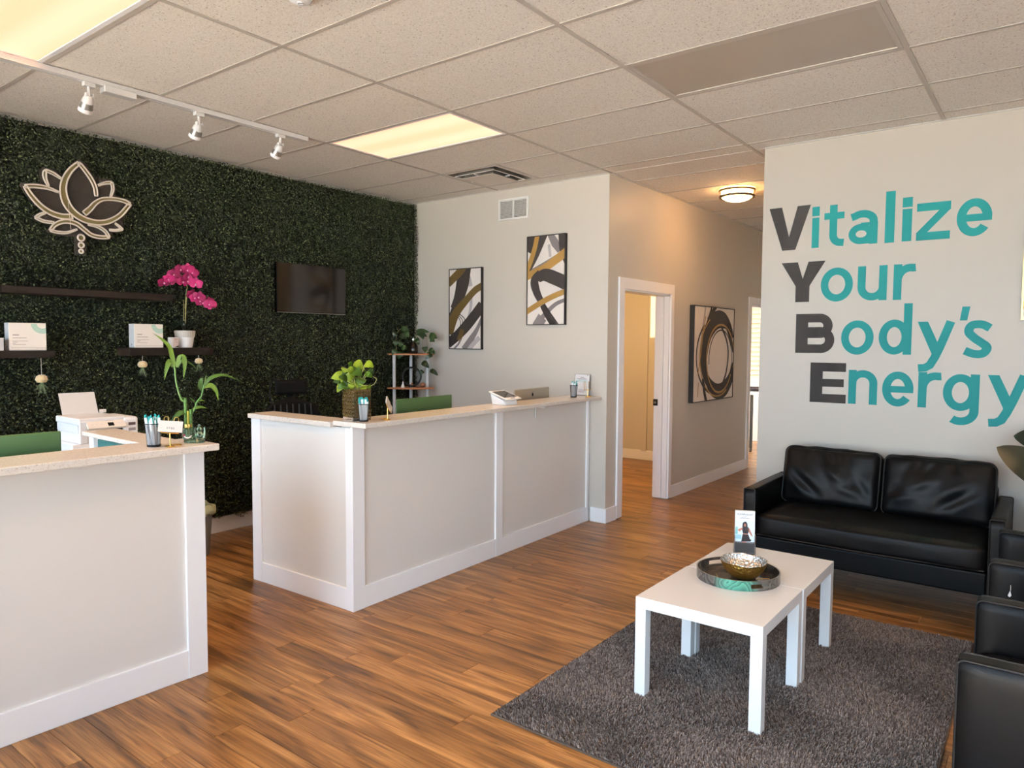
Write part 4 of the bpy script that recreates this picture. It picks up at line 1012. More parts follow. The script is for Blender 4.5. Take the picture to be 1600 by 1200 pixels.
# ---- monitors (only their backs show over the counters)
def monitor(loc, rz, m, label, logo=False, grp='computers behind the counters'):
    """loc: top centre of the display; back faces local +x"""
    t = thing('desktop_computer', (loc[0], loc[1], .752), label, 'computer', grp, rz)
    H = loc[2]-.752
    bx('display_shell', (-.012, -.288, H-.42), (0, .288, H), m, t, .006, )
    bx('display_glass', (-.0145, -.282, H-.30), (-.012, .282, H-.006), blackgloss_m, t, .001)
    MB().box((-.02, -.075, .0), (.13, .075, .006)).build('stand_foot', m, t, .002)
    MB().add([(.0,-.07,H-.24),(.0,.07,H-.24),(.10,.07,.006),(.10,-.07,.006),(.008,-.07,H-.24),(.008,.07,H-.24),(.108,.07,.006),(.108,-.07,.006)], [(0,1,2,3),(7,6,5,4),(0,4,5,1),(1,5,6,2),(2,6,7,3),(3,7,4,0)]).build('stand_neck', m, t)
    if logo:
        f = lambda u, v, w: (w, u, v)
        lz = H-.052
        MB().prism([(p[0]*.013, lz+p[1]*.0145) for p in circ(0, 0, 1, 20)] , f, 0, .0008).prism([(-.013, lz-.010), (.013, lz-.010), (.012, lz+.008), (-.012, lz+.008)], f, 0, .0006).prism([(.000, lz+.017), (.008, lz+.028), (.004, lz+.018)], f, 0, .0008).build('logo', black_m, t)
    return t
monitor((-3.400, .968, 1.186), -.06, green_m, 'green computer display back at the left picture edge behind the nearer counter')
monitor((-3.448, 3.545, 1.198), .06, green_m, 'green computer display back behind the middle of the far counter')
monitor((-3.468, 4.83, 1.196), .10, silveral_m, 'silver computer display back with a dark logo near the far end of the counter', True)

# ---- printer on a cabinet
pc = thing('printer_cabinet', (-4.80, 1.97, 0), 'white cabinet under the printer, mostly hidden by the nearer counter', 'cabinet')
bx('cabinet_body', (-.19, -.20, .05), (.19, .20, .952), trim_m, pc, .003)
bx('plinth', (-.17, -.19, 0), (.17, .19, .05), dark_gap, pc)
for k in range(3):
    d = bx('drawer', (.19, -.195, .07+k*.288), (.206, .195, .34+k*.288), trim_m, pc, .002)
    MB().tube([(.206, -.05, .29+k*.288), (.226, -.05, .29+k*.288), (.226, .05, .29+k*.288), (.206, .05, .29+k*.288)], .004, 6).build('handle', chrome_m, d)
pr = thing('printer', (-4.78, 1.975, .953), 'white office printer with a raised paper tray behind the nearer counter', 'printer')
X0, X1, Y0, Y1p = -.17, .17, -.165, .175
bx('lower_body', (X0+.01, Y0, .0), (X1-.02, Y1p-.075, .062), plastic_m, pr, .006)
bx('front_left_cheek', (X1-.02, Y0, .0), (X1, Y0+.045, .135), plastic_m, pr, .006)
bx('output_slot', (X1-.03, Y0+.045, .055), (X1-.012, Y1p-.09, .115), black_m, pr)
bx('output_tray', (X1-.02, Y0+.045, .0), (X1-.004, Y1p-.09, .050), plastic_m, pr, .003)
bx('scanner_lid', (X0, Y0-.004, .112), (X1-.004, Y1p-.075, .152), plastic_m, pr, .008)
bx('upper_body', (X0+.01, Y0, .062), (X1-.03, Y1p-.075, .112), plastic_m, pr, .004)
tk = bx('ink_tank_housing', (X0+.03, Y1p-.088, .0), (X1+.008, Y1p, .144), plastic_m, pr, .016)
for (z0, m_) in ((.092, mat('ink_window', (96, 74, 72), 0.3)), (.058, mat('ink_window_grey', (150, 142, 140), 0.3))):
    bx('ink_window', (X1+.008, Y1p-.062, z0), (X1+.0095, Y1p-.020, z0+.018), m_, tk)
MB().box((X1+.008, Y1p-.030, .020), (X1+.0095, Y1p-.022, .030)).box((X1+.008, Y1p-.016, .022), (X1+.0095, Y1p-.009, .031)).build('indicator', black_m, tk)
cpn = MB().add([(X1-.012, Y0+.04, .138), (X1-.012, Y1p-.09, .138), (X1+.036, Y1p-.085, .092), (X1+.036, Y0+.035, .092), (X1-.02, Y0+.04, .128), (X1-.02, Y1p-.09, .128), (X1+.028, Y1p-.085, .082), (X1+.028, Y0+.035, .082)],
               [(3,2,1,0),(4,5,6,7),(0,1,5,4),(1,2,6,5),(2,3,7,6),(3,0,4,7)]).build('control_panel', mat('warm_plastic', (226, 218, 208), 0.45), pr)
fp = lambda u, v, w: (X1-.012+v*.048+w*.69, u, .138-v*.046+w*.72)
MB().prism([(-.012, .42), (.022, .42), (.022, .82), (-.012, .82)], fp, 0, .001).build('display', lcd_m, cpn)
btn = MB()
for u in (-.10, -.075, -.05, .045, .06, .075): btn.prism(circ(u, .55, .004, 8), lambda a_, b_, w: fp(a_, .55+(b_-.55)*14, w), 0, .0008)
btn.build('buttons', greyp_m, cpn)
text('EPSON', .016, pr, 'lettering', ink_text, (X1-.003, 0.005, .120), (R(90), 0, R(90)))
MB().add([(X0+.02, -.135, .150), (X0+.02, .075, .150), (X0-.035, .075, .285), (X0-.035, -.135, .285), (X0+.017, -.135, .149), (X0+.017, .075, .149), (X0-.038, .075, .284), (X0-.038, -.135, .284)], [(0,1,2,3),(7,6,5,4),(0,4,5,1),(1,5,6,2),(2,6,7,3),(3,7,4,0)]).build('paper_sheet', paper_m, pr)
bx('feed_flap', (X0+.0, .085, .150), (X0+.02, .125, .172), plastic_m, pr, .003)

# ---- bin at the hedge end
bn = thing('waste_bin', (-4.99, 2.70, 0), 'grey waste bin with a pale bag over its rim against the hedge', 'waste bin')
MB().lathe([(0, .0), (.105, .0), (.112, .01), (.137, .335), (.132, .335), (.108, .015), (0, .012)], n=28).build('bin_body', bin_m, bn)
q = random.Random(2); bag = MB(); rows = [(.134, .30), (.150, .312), (.156, .335), (.150, .362), (.138, .372), (.128, .350)]
n = 40; vs = []; jit = [[q.uniform(-.008, .008) for _ in range(n)] for _ in rows]
for i, (r_, z_) in enumerate(rows):
    for k in range(n): aa = 2*PI*k/n; rr_ = r_+jit[i][k]+.006*math.sin(7*aa); vs.append((rr_*math.cos(aa), rr_*math.sin(aa), z_+jit[i][(k*3) % n]+.010*math.sin(3*aa+1)))
bag.add(vs, [(i*n+k, i*n+(k+1) % n, (i+1)*n+(k+1) % n, (i+1)*n+k) for i in range(len(rows)-1) for k in range(n)], True); bag.build('bin_bag', bag_m, bn)

# ---- office chair behind the far counter
chairblack_m = mat('black_nylon', (10, 10, 10), 0.75, spec=0.2)
oc2 = thing('office_chair', (-4.62, 3.40, 0), 'black mesh office chair with headrest behind the far counter', 'office chair', None, R(-20))
for k in range(5):
    aa = R(72*k); c_, s_ = math.cos(aa), math.sin(aa)
    lg = MB().tube([(c_*.03, s_*.03, .10), (c_*.30, s_*.30, .065)], [.026, .016], 8).build('leg', chairblack_m, oc2)
    MB().cyl((c_*.30-s_*.012, s_*.30+c_*.012, .028), (c_*.30+s_*.012, s_*.30-c_*.012, .028), .028, n=12).build('caster', chairblack_m, lg)
MB().cyl((0, 0, .08), (0, 0, .44), .025, n=12).build('gas_column', chairblack_m, oc2)
MB().box((-.25, -.24, .44), (.24, .24, .51)).build('seat', chairblack_m, oc2, .03, 3)
bk = MB(); NB = 12
for i in range(NB+1):
    for j in range(NB+1):
        u = (j/NB-.5)*2; v_ = i/NB; w_ = .18+.06*math.sin(PI*min(1, v_*1.1)); rr_ = 1-.12*max(0, v_-.8)*5*abs(u)
        bk.v.append((-.26-.06*v_+.04*u*u-.0, u*w_, .60+.53*v_*rr_+0))
for i in range(NB):
    for j in range(NB): a_ = i*(NB+1)+j; bk.f.append((a_, a_+1, a_+NB+2, a_+NB+1)); bk.sm.append(True)
ob = bk.build('backrest', chairblack_m, oc2); sm_ = ob.modifiers.new('solid', 'SOLIDIFY'); sm_.thickness = .03
for k in range(7):
    u = -.15+.05*k; MB().tube([(-.228, u, .64), (-.248, u, .84), (-.272, u*.96, 1.07)], .006, 5).build('mesh_rib', piping_m, oc2)
MB().tube([(-.22, 0, .46), (-.34, 0, .50), (-.37, 0, .80), (-.36, 0, 1.12), (-.33, 0, 1.20)], .022, 8).build('spine', chairblack_m, oc2)
MB().box((-.05, -.13, -.06), (.0, .13, .06)).build('headrest', chairblack_m, oc2, .024, 3, loc=(-.30, 0, 1.205))
MB().tube([(-.34, -.15, 1.07), (-.36, -.16, 1.16), (-.35, -.15, 1.25), (-.33, -.10, 1.265)], .006, 6).build('headrest_bow', mesh_m, oc2)
for s_ in (-1, 1):
    MB().tube([(.0, s_*.25, .47), (-.02, s_*.30, .52), (-.02, s_*.30, .66)], .018, 8).build('arm_post', chairblack_m, oc2)
    MB().box((-.14, s_*.30-.04, .66), (.12, s_*.30+.04, .69)).build('armrest', chairblack_m, oc2, .012)

# ================================================================== THINGS ON THE COUNTERS
ZC = 1.1122; ZC1 = 1.1082
def pen_cup(x, y, z, seed, label, s=1.0, n=24):
    t = thing('pen_cup', (x, y, z), label, 'pen holder', 'black mesh cups of teal and white pens')
    MB().lathe([(.0275*s, .003), (.0350*s, .100)], n=28).build('mesh_wall', wire_m, t)
    MB().tube([(.0352*s*math.cos(2*PI*k/28), .0352*s*math.sin(2*PI*k/28), .101) for k in range(28)], .0022, 6, closed=True).build('rim', mesh_m, t)
    MB().lathe([(0, 0), (.028*s, 0), (.029*s, .010), (.027*s, .010), (0, .003)], n=24).build('base', mesh_m, t)
    q = random.Random(seed)
    for k in range(n):
        aa = q.uniform(0, 2*PI); r0 = .0225*s*math.sqrt(q.random()); lean = min(.036*s, r0*1.45+q.uniform(0, .006)); L = q.uniform(.126, .142)
        b = Vector((r0*math.cos(aa+.5), r0*math.sin(aa+.5), .005)); e = Vector((lean*math.cos(aa), lean*math.sin(aa), L)); d = (e-b).normalized()
        p = MB().tube([b, b+d*(L-.020)], .0042, 7).build('pen', pen_w, t)
        MB().tube([e-d*.032, e-d*.012], [.0046, .0042], 7).build('pen_grip', pen_t if k % 3 == 0 else pen_w, p)
        MB().tube([e-d*.016, e-d*.004, e], [.0034, .0026, .002], 7).build('pen_button', pen_t, p)
        sd_ = d.orthogonal().normalized()*.0055
        MB().tube([e-d*.012+sd_*.6, e-d*.014+sd_, e-d*.045+sd_], .0013, 5).build('pen_clip', pen_w if k % 2 else pen_t, p)
    return t
pen_cup(-3.160, 1.540, ZC1, 3, 'black mesh pen cup beside the white card on the nearer counter')
pen_cup(-3.198, 2.775, ZC, 9, 'black mesh pen cup in front of the square glass vase', .95)
pen_cup(-3.268, 5.150, ZC, 21, 'black mesh pen cup at the far end of the counter beside the acrylic sign', .95, 13)

def easel(x, y, z, rz, label, card=True, tilt=0.0, h=.062):
    t = thing('card_stand', (x, y, z), label, 'card holder', 'gold wire card stands on the counters', rz)
    MB().lathe([(0, 0), (.020, 0), (.021, .003), (.019, .006), (0, .006)], c=(.002, 0, 0), n=24).build('base', gold_m, t)
    MB().tube([(.022*math.cos(a_)-.024, .022*math.sin(a_)+.022, .004) for a_ in np.linspace(0, 2*PI, 20)[:-1]], .0022, 6, closed=True).build('base_loop', gold_m, t)
    MB().tube([(.004, 0, .004), (.004, 0, h)], .003, 8).build('stem', gold_m, t)
    q = Matrix.Translation((.004, 0, h)) @ Euler((tilt, 0, 0)).to_matrix().to_4x4()
    MB().tube([q @ Vector(p) for p in [(.012, -.034, .004), (.006, -.034, 0), (.004, -.012, 0), (.004, .012, 0), (.006, .034, 0), (.012, .034, .004)]], .0022, 6).build('rest_bar', gold_m, t)
    for s_ in (-1, 1):
        MB().tube([q @ Vector(p) for p in [(.003, s_*.026, 0), (-.018, s_*.029, .062), (-.019, s_*.025, .068), (-.019, s_*.014, .068), (-.017, s_*.011, .062), (-.002, s_*.012, 0)]], .0022, 6).build('back_loop', gold_m, t)
    return t, q
card_m = mat('cream_card', (206, 198, 188), 0.6); card_ink = mat('card_ink', (74, 66, 64), 0.6)
def card(x, y, z, rz, q, body, label):
    t = thing('business_card', (x, y, z), label, 'card', 'cards on the gold stands', rz)
    lean = q @ Matrix.Translation((.007, 0, .004)) @ Euler((0, R(-16), 0)).to_matrix().to_4x4()
    o = MB().box((-.004, -.049, 0), (.001, .049, .050)).build('card_stack', card_m, t, .0012); o.matrix_local = lean
    tx = text(body, .0125, o, 'lettering', card_ink, (.0013, 0, .013), (R(90), 0, R(90)), .0001, 'CENTER', 1.25)
    f = lambda u, v, w: (.0011+w, u, v)
    lg = MB()
    for a_ in (-70, -35, 0, 35, 70): lg.stroke([(0, .028), (.004*math.sin(R(a_))+.0, .034), (.009*math.sin(R(a_)), .030+.010*math.cos(R(a_)))], .0008, f, 0, .0002)
    ob_ = lg.build('lotus_mark', ceramtex_m, o)
    return t
def easel_with_card(x, y, z, rz, ls_, lc_, tilt=0.0, h=.062):
    t, q = easel(x, y, z, rz, ls_, True, tilt, h)
    card(x, y, z, rz, q, 'VYBE', lc_)
easel_with_card(-3.095, 1.580, ZC1, R(-30), 'gold card stand holding white cards on the nearer counter', 'white cards on the gold stand beside the green glass vessel', R(-6))
easel_with_card(-3.155, 2.915, ZC, R(18), 'gold card stand holding cards beside the glass vase', 'cream cards tilted on the gold stand beside the glass vase', R(-48), .070)
easel(-3.190, 5.245, ZC, R(-40), 'empty gold card stand at the far end of the counter', False)

# ---- green glass vessel with lucky bamboo
gv = thing('glass_vessel', (-3.150, 1.708, ZC1), 'green glass vessel with a moulded glass figure holding the bamboo', 'glass vessel', None, R(50))
MB().lathe([(0, 0), (.044, 0), (.047, .004), (.044, .008), (.047, .012), (.044, .016), (0, .016)], c=(.012, 0, 0), n=36, sy=.72).build('footed_tray', gglass_m, gv)
MB().lathe([(0, .018), (.027, .018), (.029, .03), (.028, .064), (.030, .068), (.026, .068), (.025, .03), (0, .022)], c=(-.012, 0, 0), n=28).build('cup', gglass_m, gv)
fg = MB(); fg.ball((.034, 0, .034), (.018, .016, .018), 14, 8); fg.ball((.034, -.004, .060), (.012, .012, .013), 12, 7); fg.tube([(.034, -.012, .06), (.036, -.022, .066), (.034, -.024, .080)], [.006, .0045, .003], 8)
fg.tube([(.020, -.004, .022), (.018, -.006, .050)], [.006, .005], 7); fg.tube([(.052, -.002, .020), (.058, -.004, .052), (.056, -.004, .070)], [.007, .005, .003], 7); fg.ball((.034, 0, .078), (.005, .005, .008), 8, 6)
fg.build('moulded_figure', gglass_m, gv)
pf = MB(); f = lambda u, v, w: (-.012+(.0292+w)*math.sin(u/.029), -(.0292+w)*math.cos(u/.029), v)
pf.stroke(curve2([(-.016, .034), (-.004, .026), (.010, .028), (.018, .036)], 5), .006, f, 0, .0006); pf.build('painted_band', carton_m, gv)
MB().stroke(curve2([(-.020, .042), (-.016, .034), (-.010, .040)], 4), .005, f, 0, .0007).build('painted_spot', mat('red_print', (168, 52, 70), 0.5), gv)
base = (-3.160, 1.700, ZC1+.024)
bb = thing('lucky_bamboo', base, 'lucky bamboo stalks with long arching leaves in the green glass vessel', 'bamboo plant')
def off(p): return tuple(Vector(p)-Vector(base))
for (x, y, top, r_, m_) in ((-3.165, 1.690, 1.311, .0072, bamboo_m), (-3.153, 1.708, 1.257, .0074, bamboo_m), (-3.158, 1.697, 1.250, .005, mat('yellow_bamboo', (190, 178, 70), 0.4))):
    n_ = 7; pts = []; rr_ = []
    for k in range(n_+1):
        z = base[2]+.002+(top-base[2])*k/n_
        for dz, f_ in ((-.002, 1.0), (0, 1.14), (.002, 1.0)): pts.append(off((x, y, z+dz))); rr_.append(r_*f_)
    MB().tube(pts, rr_, 10).build('stalk', m_, bb)
MB().lathe([(.017, 0), (.0175, .003), (.0175, .013), (.017, .016)], c=off((-3.159, 1.698, 1.178)), n=20).build('gold_tie', gold_m, bb)
for pts, r0 in (([(-3.165, 1.692, 1.290), (-3.173, 1.675, 1.311), (-3.179, 1.665, 1.347), (-3.183, 1.658, 1.386), (-3.184, 1.655, 1.428), (-3.185, 1.653, 1.463)], .005), ([(-3.155, 1.707, 1.235), (-3.146, 1.726, 1.267), (-3.144, 1.73, 1.29), (-3.134, 1.748, 1.317), (-3.131, 1.755, 1.344), (-3.127, 1.761, 1.376)], .0045)):
    c_ = catmull([Vector(off(p)) for p in pts], 5); MB().tube(c_, [r0*(1-.35*i/len(c_)) for i in range(len(c_))], 8).build('shoot', bamboo_m, bb)
BL = [([(-3.185, 1.653, 1.455), (-3.190, 1.645, 1.506), (-3.185, 1.630, 1.548), (-3.198, 1.606, 1.579), (-3.226, 1.577, 1.609)], .020), ([(-3.188, 1.647, 1.455), (-3.193, 1.636, 1.481), (-3.191, 1.620, 1.448), (-3.206, 1.615, 1.394)], .024), ([(-3.181, 1.661, 1.455), (-3.166, 1.675, 1.5), (-3.158, 1.686, 1.475), (-3.168, 1.685, 1.397)], .028), ([(-3.183, 1.66, 1.46), (-3.172, 1.69, 1.482), (-3.16, 1.72, 1.467), (-3.150, 1.748, 1.435)], .010),
 ([(-3.127, 1.76, 1.368), (-3.110, 1.783, 1.403), (-3.080, 1.834, 1.416), (-3.049, 1.906, 1.383)], .018), ([(-3.128, 1.756, 1.36), (-3.110, 1.782, 1.369), (-3.096, 1.801, 1.343), (-3.099, 1.813, 1.295)], .024), ([(-3.131, 1.755, 1.341), (-3.135, 1.747, 1.368), (-3.126, 1.748, 1.398), (-3.12, 1.757, 1.402)], .022), ([(-3.152, 1.715, 1.262), (-3.137, 1.742, 1.27), (-3.122, 1.771, 1.263)], .014), ([(-3.160, 1.690, 1.247), (-3.172, 1.667, 1.245), (-3.180, 1.648, 1.227), (-3.197, 1.63, 1.202)], .024), ([(-3.142, 1.732, 1.297), (-3.135, 1.746, 1.301), (-3.120, 1.757, 1.299)], .008), ([(-3.145, 1.728, 1.285), (-3.155, 1.716, 1.305), (-3.160, 1.706, 1.318)], .006), ([(-3.127, 1.76, 1.37), (-3.122, 1.764, 1.40), (-3.118, 1.770, 1.425)], .006)]
for pts, w_ in BL: MB().leaf([off(p) for p in pts], w_, 'lance', (.8, -.5, .5), .18, 6).build('leaf', bleaf_m, bb)

# ---- square glass vase with pothos
va = thing('glass_vase', (-3.283, 2.795, ZC), 'square amber glass vase with raised dots holding lime pothos', 'vase', None, R(-11))
H_ = .185; s_ = .0595
MB().box((-s_, -s_, 0), (s_, s_, .022)).build('vase_base', acryl_m, va, .003)
ww = MB()
for (a_, b_) in (((-s_, -s_), (s_, -s_+.006)), ((-s_, s_-.006), (s_, s_)), ((-s_, -s_+.006), (-s_+.006, s_-.006)), ((s_-.006, -s_+.006), (s_, s_-.006))): ww.box((a_[0], a_[1], .022), (b_[0], b_[1], H_))
ww.build('vase_wall', vase_m, va)
dots = MB()
for i in range(6):
    for k in range(7):
        u = -s_+.0099*2*(i+.5); z = .034+k*.0225
        for (c_, r_) in (((u, -s_, z), (.0086, .0055, .0092)), ((s_, u, z), (.0055, .0086, .0092)), ((u, s_, z), (.0086, .0055, .0092)), ((-s_, u, z), (.0055, .0086, .0092))): dots.ball(c_, r_, 8, 5)
dots.build('raised_dots', vase_m, va)
MB().box((-s_+.007, -s_+.007, .023), (s_-.007, s_-.007, .125)).build('water', mat('amber_water', (132, 98, 34), 0.1, trans=.6, ior=1.33), va)
base = (-3.305, 2.80, ZC+.09)
po = thing('pothos', base, 'lime green pothos spilling out of the square glass vase', 'pothos plant')
rg = random.Random(4)
PL_ = [([(-3.345, 2.765, 1.371), (-3.402, 2.703, 1.358)], .062), ([(-3.35, 2.76, 1.34), (-3.394, 2.712, 1.338)], .05), ([(-3.333, 2.784, 1.396), (-3.362, 2.751, 1.350)], .052), ([(-3.329, 2.79, 1.412), (-3.285, 2.842, 1.370)], .066), ([(-3.346, 2.769, 1.418), (-3.353, 2.761, 1.392)], .05), ([(-3.326, 2.792, 1.43), (-3.337, 2.78, 1.450)], .03), ([(-3.313, 2.808, 1.455), (-3.285, 2.842, 1.41)], .055), ([(-3.276, 2.852, 1.443), (-3.243, 2.891, 1.425)], .05), ([(-3.263, 2.868, 1.41), (-3.245, 2.888, 1.385)], .03), ([(-3.276, 2.852, 1.384), (-3.248, 2.885, 1.365)], .042), ([(-3.36, 2.75, 1.328), (-3.378, 2.733, 1.315)], .04), ([(-3.303, 2.821, 1.361), (-3.316, 2.805, 1.310)], .05), ([(-3.285, 2.841, 1.36), (-3.298, 2.826, 1.308)], .055), ([(-3.268, 2.862, 1.312), (-3.255, 2.877, 1.285)], .03), ([(-3.33, 2.77, 1.35), (-3.345, 2.75, 1.305)], .05), ([(-3.32, 2.80, 1.33), (-3.335, 2.785, 1.29)], .045), ([(-3.30, 2.835, 1.40), (-3.31, 2.86, 1.44)], .05), ([(-3.34, 2.82, 1.40), (-3.38, 2.83, 1.42)], .05)]
for k in range(16):
    c_ = Vector((-3.31, 2.80, 1.345))+Vector((.645, .764, 0))*rg.uniform(-.07, .06)+Vector((0, 0, rg.uniform(-.04, .07)))-Vector((.76, -.65, 0))*rg.uniform(-.01, .05)
    d_ = Vector((rg.uniform(-1, 1), rg.uniform(-1, 1), rg.uniform(-.8, .3))).normalized()
    PL_.append(([tuple(c_), tuple(c_+d_*rg.uniform(.045, .06))], rg.uniform(.038, .052)))
for (a_, b_), w_ in [(p, w) for p, w in PL_]:
    a_, b_ = Vector(a_), Vector(b_); fr_ = Vector((.76, -.65, 0))*rg.uniform(.0, .035); a_ = a_+fr_; b_ = b_+fr_*1.4; mid = (a_+b_)/2+Vector((.012, -.010, .008))
    MB().leaf([off(a_), off(mid), off(b_)], w_, 'heart', (.75, -.62, .45), .12, 6).build('leaf', pothos_m, po)
    st_ = Vector((-3.295+rg.uniform(-.03, .03), 2.80+rg.uniform(-.03, .03), ZC+.10))
    MB().tube(catmull([Vector(off(st_)), Vector(off((st_+a_)/2+Vector((0, 0, .03)))), Vector(off(a_))], 5), .0018, 5).build('petiole', stem_m, po)
MB().tube(catmull([Vector(off(p)) for p in [(-3.29, 2.84, 1.29), (-3.279, 2.849, 1.315), (-3.248, 2.886, 1.315), (-3.232, 2.904, 1.35), (-3.245, 2.889, 1.367)]], 6), .0022, 6).build('vine', stem_m, po)

# ---- payment tablet
ps = thing('payment_terminal', (-3.27, 4.215, ZC), 'white payment tablet on a wedge stand on the far counter', 'payment terminal', None, .0211)
MB().add([(-.075,-.075,0),(.055,-.075,0),(.055,.075,0),(-.075,.075,0),(-.085,-.085,.088),(.04,-.085,.032),(.04,.085,.032),(-.085,.085,.088)],
         [(0,3,2,1),(4,5,6,7),(0,1,5,4),(1,2,6,5),(2,3,7,6),(3,0,4,7)]).build('wedge_body', plastic_m, ps, .006)
q = Matrix.Translation((-.092, 0, .098)) @ Euler((0, R(18), 0)).to_matrix().to_4x4()
o = MB().box((0, -.095, -.006), (.178, .095, .003)).build('tablet', plastic_m, ps, .005); o.matrix_local = q
MB().box((.018, -.080, .003), (.142, .080, .0036)).build('screen', mat('tablet_screen', (40, 34, 26), 0.08), o)
MB().box((.155, -.026, .003), (.165, .026, .0038)).build('card_slot', black_m, o)
MB().box((.142, -.08, .0031), (.145, .08, .0034)).build('screen_edge', greyp_m, o)

# ---- acrylic sign
ag = thing('acrylic_sign', (-3.335, 5.375, ZC), 'clear acrylic sign with printed white sheet standing at the back wall', 'counter sign')
q = Euler((R(-7), 0, 0)).to_matrix().to_4x4()
MB().box((-.078, 0, 0), (.078, .004, .188), q).build('acrylic_sheet', acryl_m, ag)
MB().box((-.074, -.0012, .003), (.074, -.0003, .185), q).build('printed_sheet', mat('sign_sheet', (226, 224, 222), 0.5), ag)
pm = MB()
for (a_, b_, c_, d_) in ((-.02, .158, .02, .163), (-.05, .146, .048, .149), (-.04, .138, .04, .140), (-.03, .050, .05, .052), (-.03, .042, .05, .044), (-.03, .034, .045, .036), (-.03, .026, .03, .028)): pm.box((a_, -.0018, b_), (c_, -.0013, d_), q)
pm.build('print_lines', ink_text, ag)
MB().box((-.06, -.0019, .120), (.055, -.0013, .136), q).build('print_band', mat('print_pale_teal', (196, 214, 210), 0.6), ag)
MB().cyl((-.066, -.002, .178), (-.066, .006, .178), .003, n=8).cyl((.066, -.002, .178), (.066, .006, .178), .003, n=8).build('stud', chrome_m, ag)
MB().box((-.078, -.004, 0), (.078, .03, .004)).build('foot', acryl_m, ag)

# ================================================================== CORNER STAND
cs = thing('corner_plant_stand', (-5.34, 5.27, 0), 'tall corner stand with round white poles and thin wooden shelves', 'plant stand')
def quarter(r, z, th=.016):
    pts = [(-.04, .04)]+[(-.04+r*math.cos(R(a_)), .04+r*math.sin(R(a_))) for a_ in np.linspace(0, -90, 16)]
    return MB().prism(pts, lambda u, v, w: (u, v, w), z, z+th)
for z in (.12, .44, .77, 1.098, 1.440): quarter(.335, z).build('shelf_board', wood_m, cs, .003)
for (x, y) in ((.0, .0), (.0, -.235), (.235, .0)):
    MB().cyl((x, y, 0), (x, y, 1.44 if (x, y) != (0, 0) else 1.47), .0165, n=14).build('pole', greyp_m, cs)
base = (-5.20, 5.17, 1.4562)
bt = thing('propagation_bottle', base, 'dark glass bottle holding a trailing pothos on the top of the corner stand', 'bottle')
MB().lathe([(0, 0), (.040, .001), (.045, .02), (.044, .07), (.026, .105), (.018, .125), (.018, .165), (.022, .168)], n=22).build('glass_bottle', mat('dark_bottle', (46, 38, 32), 0.1, trans=.4), bt)
MB().lathe([(.0185, .125), (.0195, .128), (.0195, .150), (.0185, .153)], n=18).build('neck_band', silver_m, bt)
base = (-5.21, 5.19, 1.60)
dp = thing('trailing_pothos', base, 'dark green trailing pothos hanging from the top of the corner stand', 'pothos plant')
for pts in ([(-5.205, 5.18, 1.6), (-5.153, 5.24, 1.696), (-5.10, 5.25, 1.618), (-5.09, 5.255, 1.471), (-5.10, 5.24, 1.315), (-5.12, 5.23, 1.256)], [(-5.21, 5.165, 1.61), (-5.27, 5.08, 1.704), (-5.30, 5.03, 1.635), (-5.29, 5.02, 1.451)], [(-5.2, 5.17, 1.61), (-5.16, 5.25, 1.68), (-5.14, 5.24, 1.58), (-5.13, 5.23, 1.48)]):
    MB().tube(catmull([Vector(off(p)) for p in pts], 7), .0022, 5).build('vine', stem_m, dp)
DL = [((-5.208, 5.213, 1.676), (-5.112, 5.309, 1.672), .05), ((-5.201, 5.219, 1.66), (-5.125, 5.285, 1.628), .06), ((-5.214, 5.206, 1.60), (-5.18, 5.23, 1.545), .06), ((-5.112, 5.30, 1.632), (-5.053, 5.357, 1.612), .075), ((-5.105, 5.305, 1.592), (-5.071, 5.34, 1.575), .05), ((-5.146, 5.27, 1.525), (-5.139, 5.275, 1.465), .06), ((-5.112, 5.30, 1.50), (-5.071, 5.345, 1.452), .055), ((-5.091, 5.32, 1.455), (-5.139, 5.275, 1.40), .065), ((-5.163, 5.25, 1.37), (-5.112, 5.30, 1.31), .065), ((-5.108, 5.31, 1.290), (-5.05, 5.365, 1.234), .05), ((-5.153, 5.26, 1.282), (-5.177, 5.235, 1.238), .05),
      ((-5.31, 5.10, 1.704), (-5.248, 5.16, 1.68), .06), ((-5.334, 5.07, 1.664), (-5.361, 5.045, 1.62), .055), ((-5.313, 5.09, 1.64), (-5.266, 5.14, 1.60), .065), ((-5.334, 5.07, 1.59), (-5.347, 5.055, 1.53), .055), ((-5.30, 5.10, 1.572), (-5.314, 5.09, 1.522), .06), ((-5.30, 5.10, 1.512), (-5.259, 5.14, 1.505), .055), ((-5.341, 5.065, 1.495), (-5.368, 5.038, 1.435), .06), ((-5.307, 5.10, 1.475), (-5.321, 5.085, 1.40), .06), ((-5.279, 5.125, 1.668), (-5.252, 5.15, 1.62), .06), ((-5.29, 5.11, 1.45), (-5.31, 5.10, 1.42), .05), ((-5.17, 5.24, 1.65), (-5.15, 5.26, 1.60), .055)]
for a_, b_, w_ in DL:
    a_, b_ = Vector(a_), Vector(b_); fr_ = Vector((.71, -.70, 0))*.07; a_ = a_+fr_; b_ = b_+fr_*1.15
    MB().leaf([off(a_), off((a_+b_)/2+Vector((.010, -.010, .010))), off(b_)], w_, 'heart', (.7, -.68, .35), .12, 6).build('leaf', dpothos_m, dp)
rn = thing('ring_ornament', (-5.225, 5.17, 1.1142), 'black ring ornament standing on the lower corner shelf', 'ornament', None, R(-42))
MB().lathe([(0, 0), (.036, 0), (.034, .018), (.030, .020), (0, .020)], n=20).build('base', black_m, rn)
MB().tube([(.0, .092*math.cos(t_), .108+.092*math.sin(t_)) for t_ in np.linspace(0, 2*PI, 41)[:-1]], .0095, 8, closed=True).build('ring', black_m, rn)
MB().lathe([(0, .02), (.014, .022), (.010, .034), (0, .046)], n=12).build('wooden_cone', tan_m, rn)
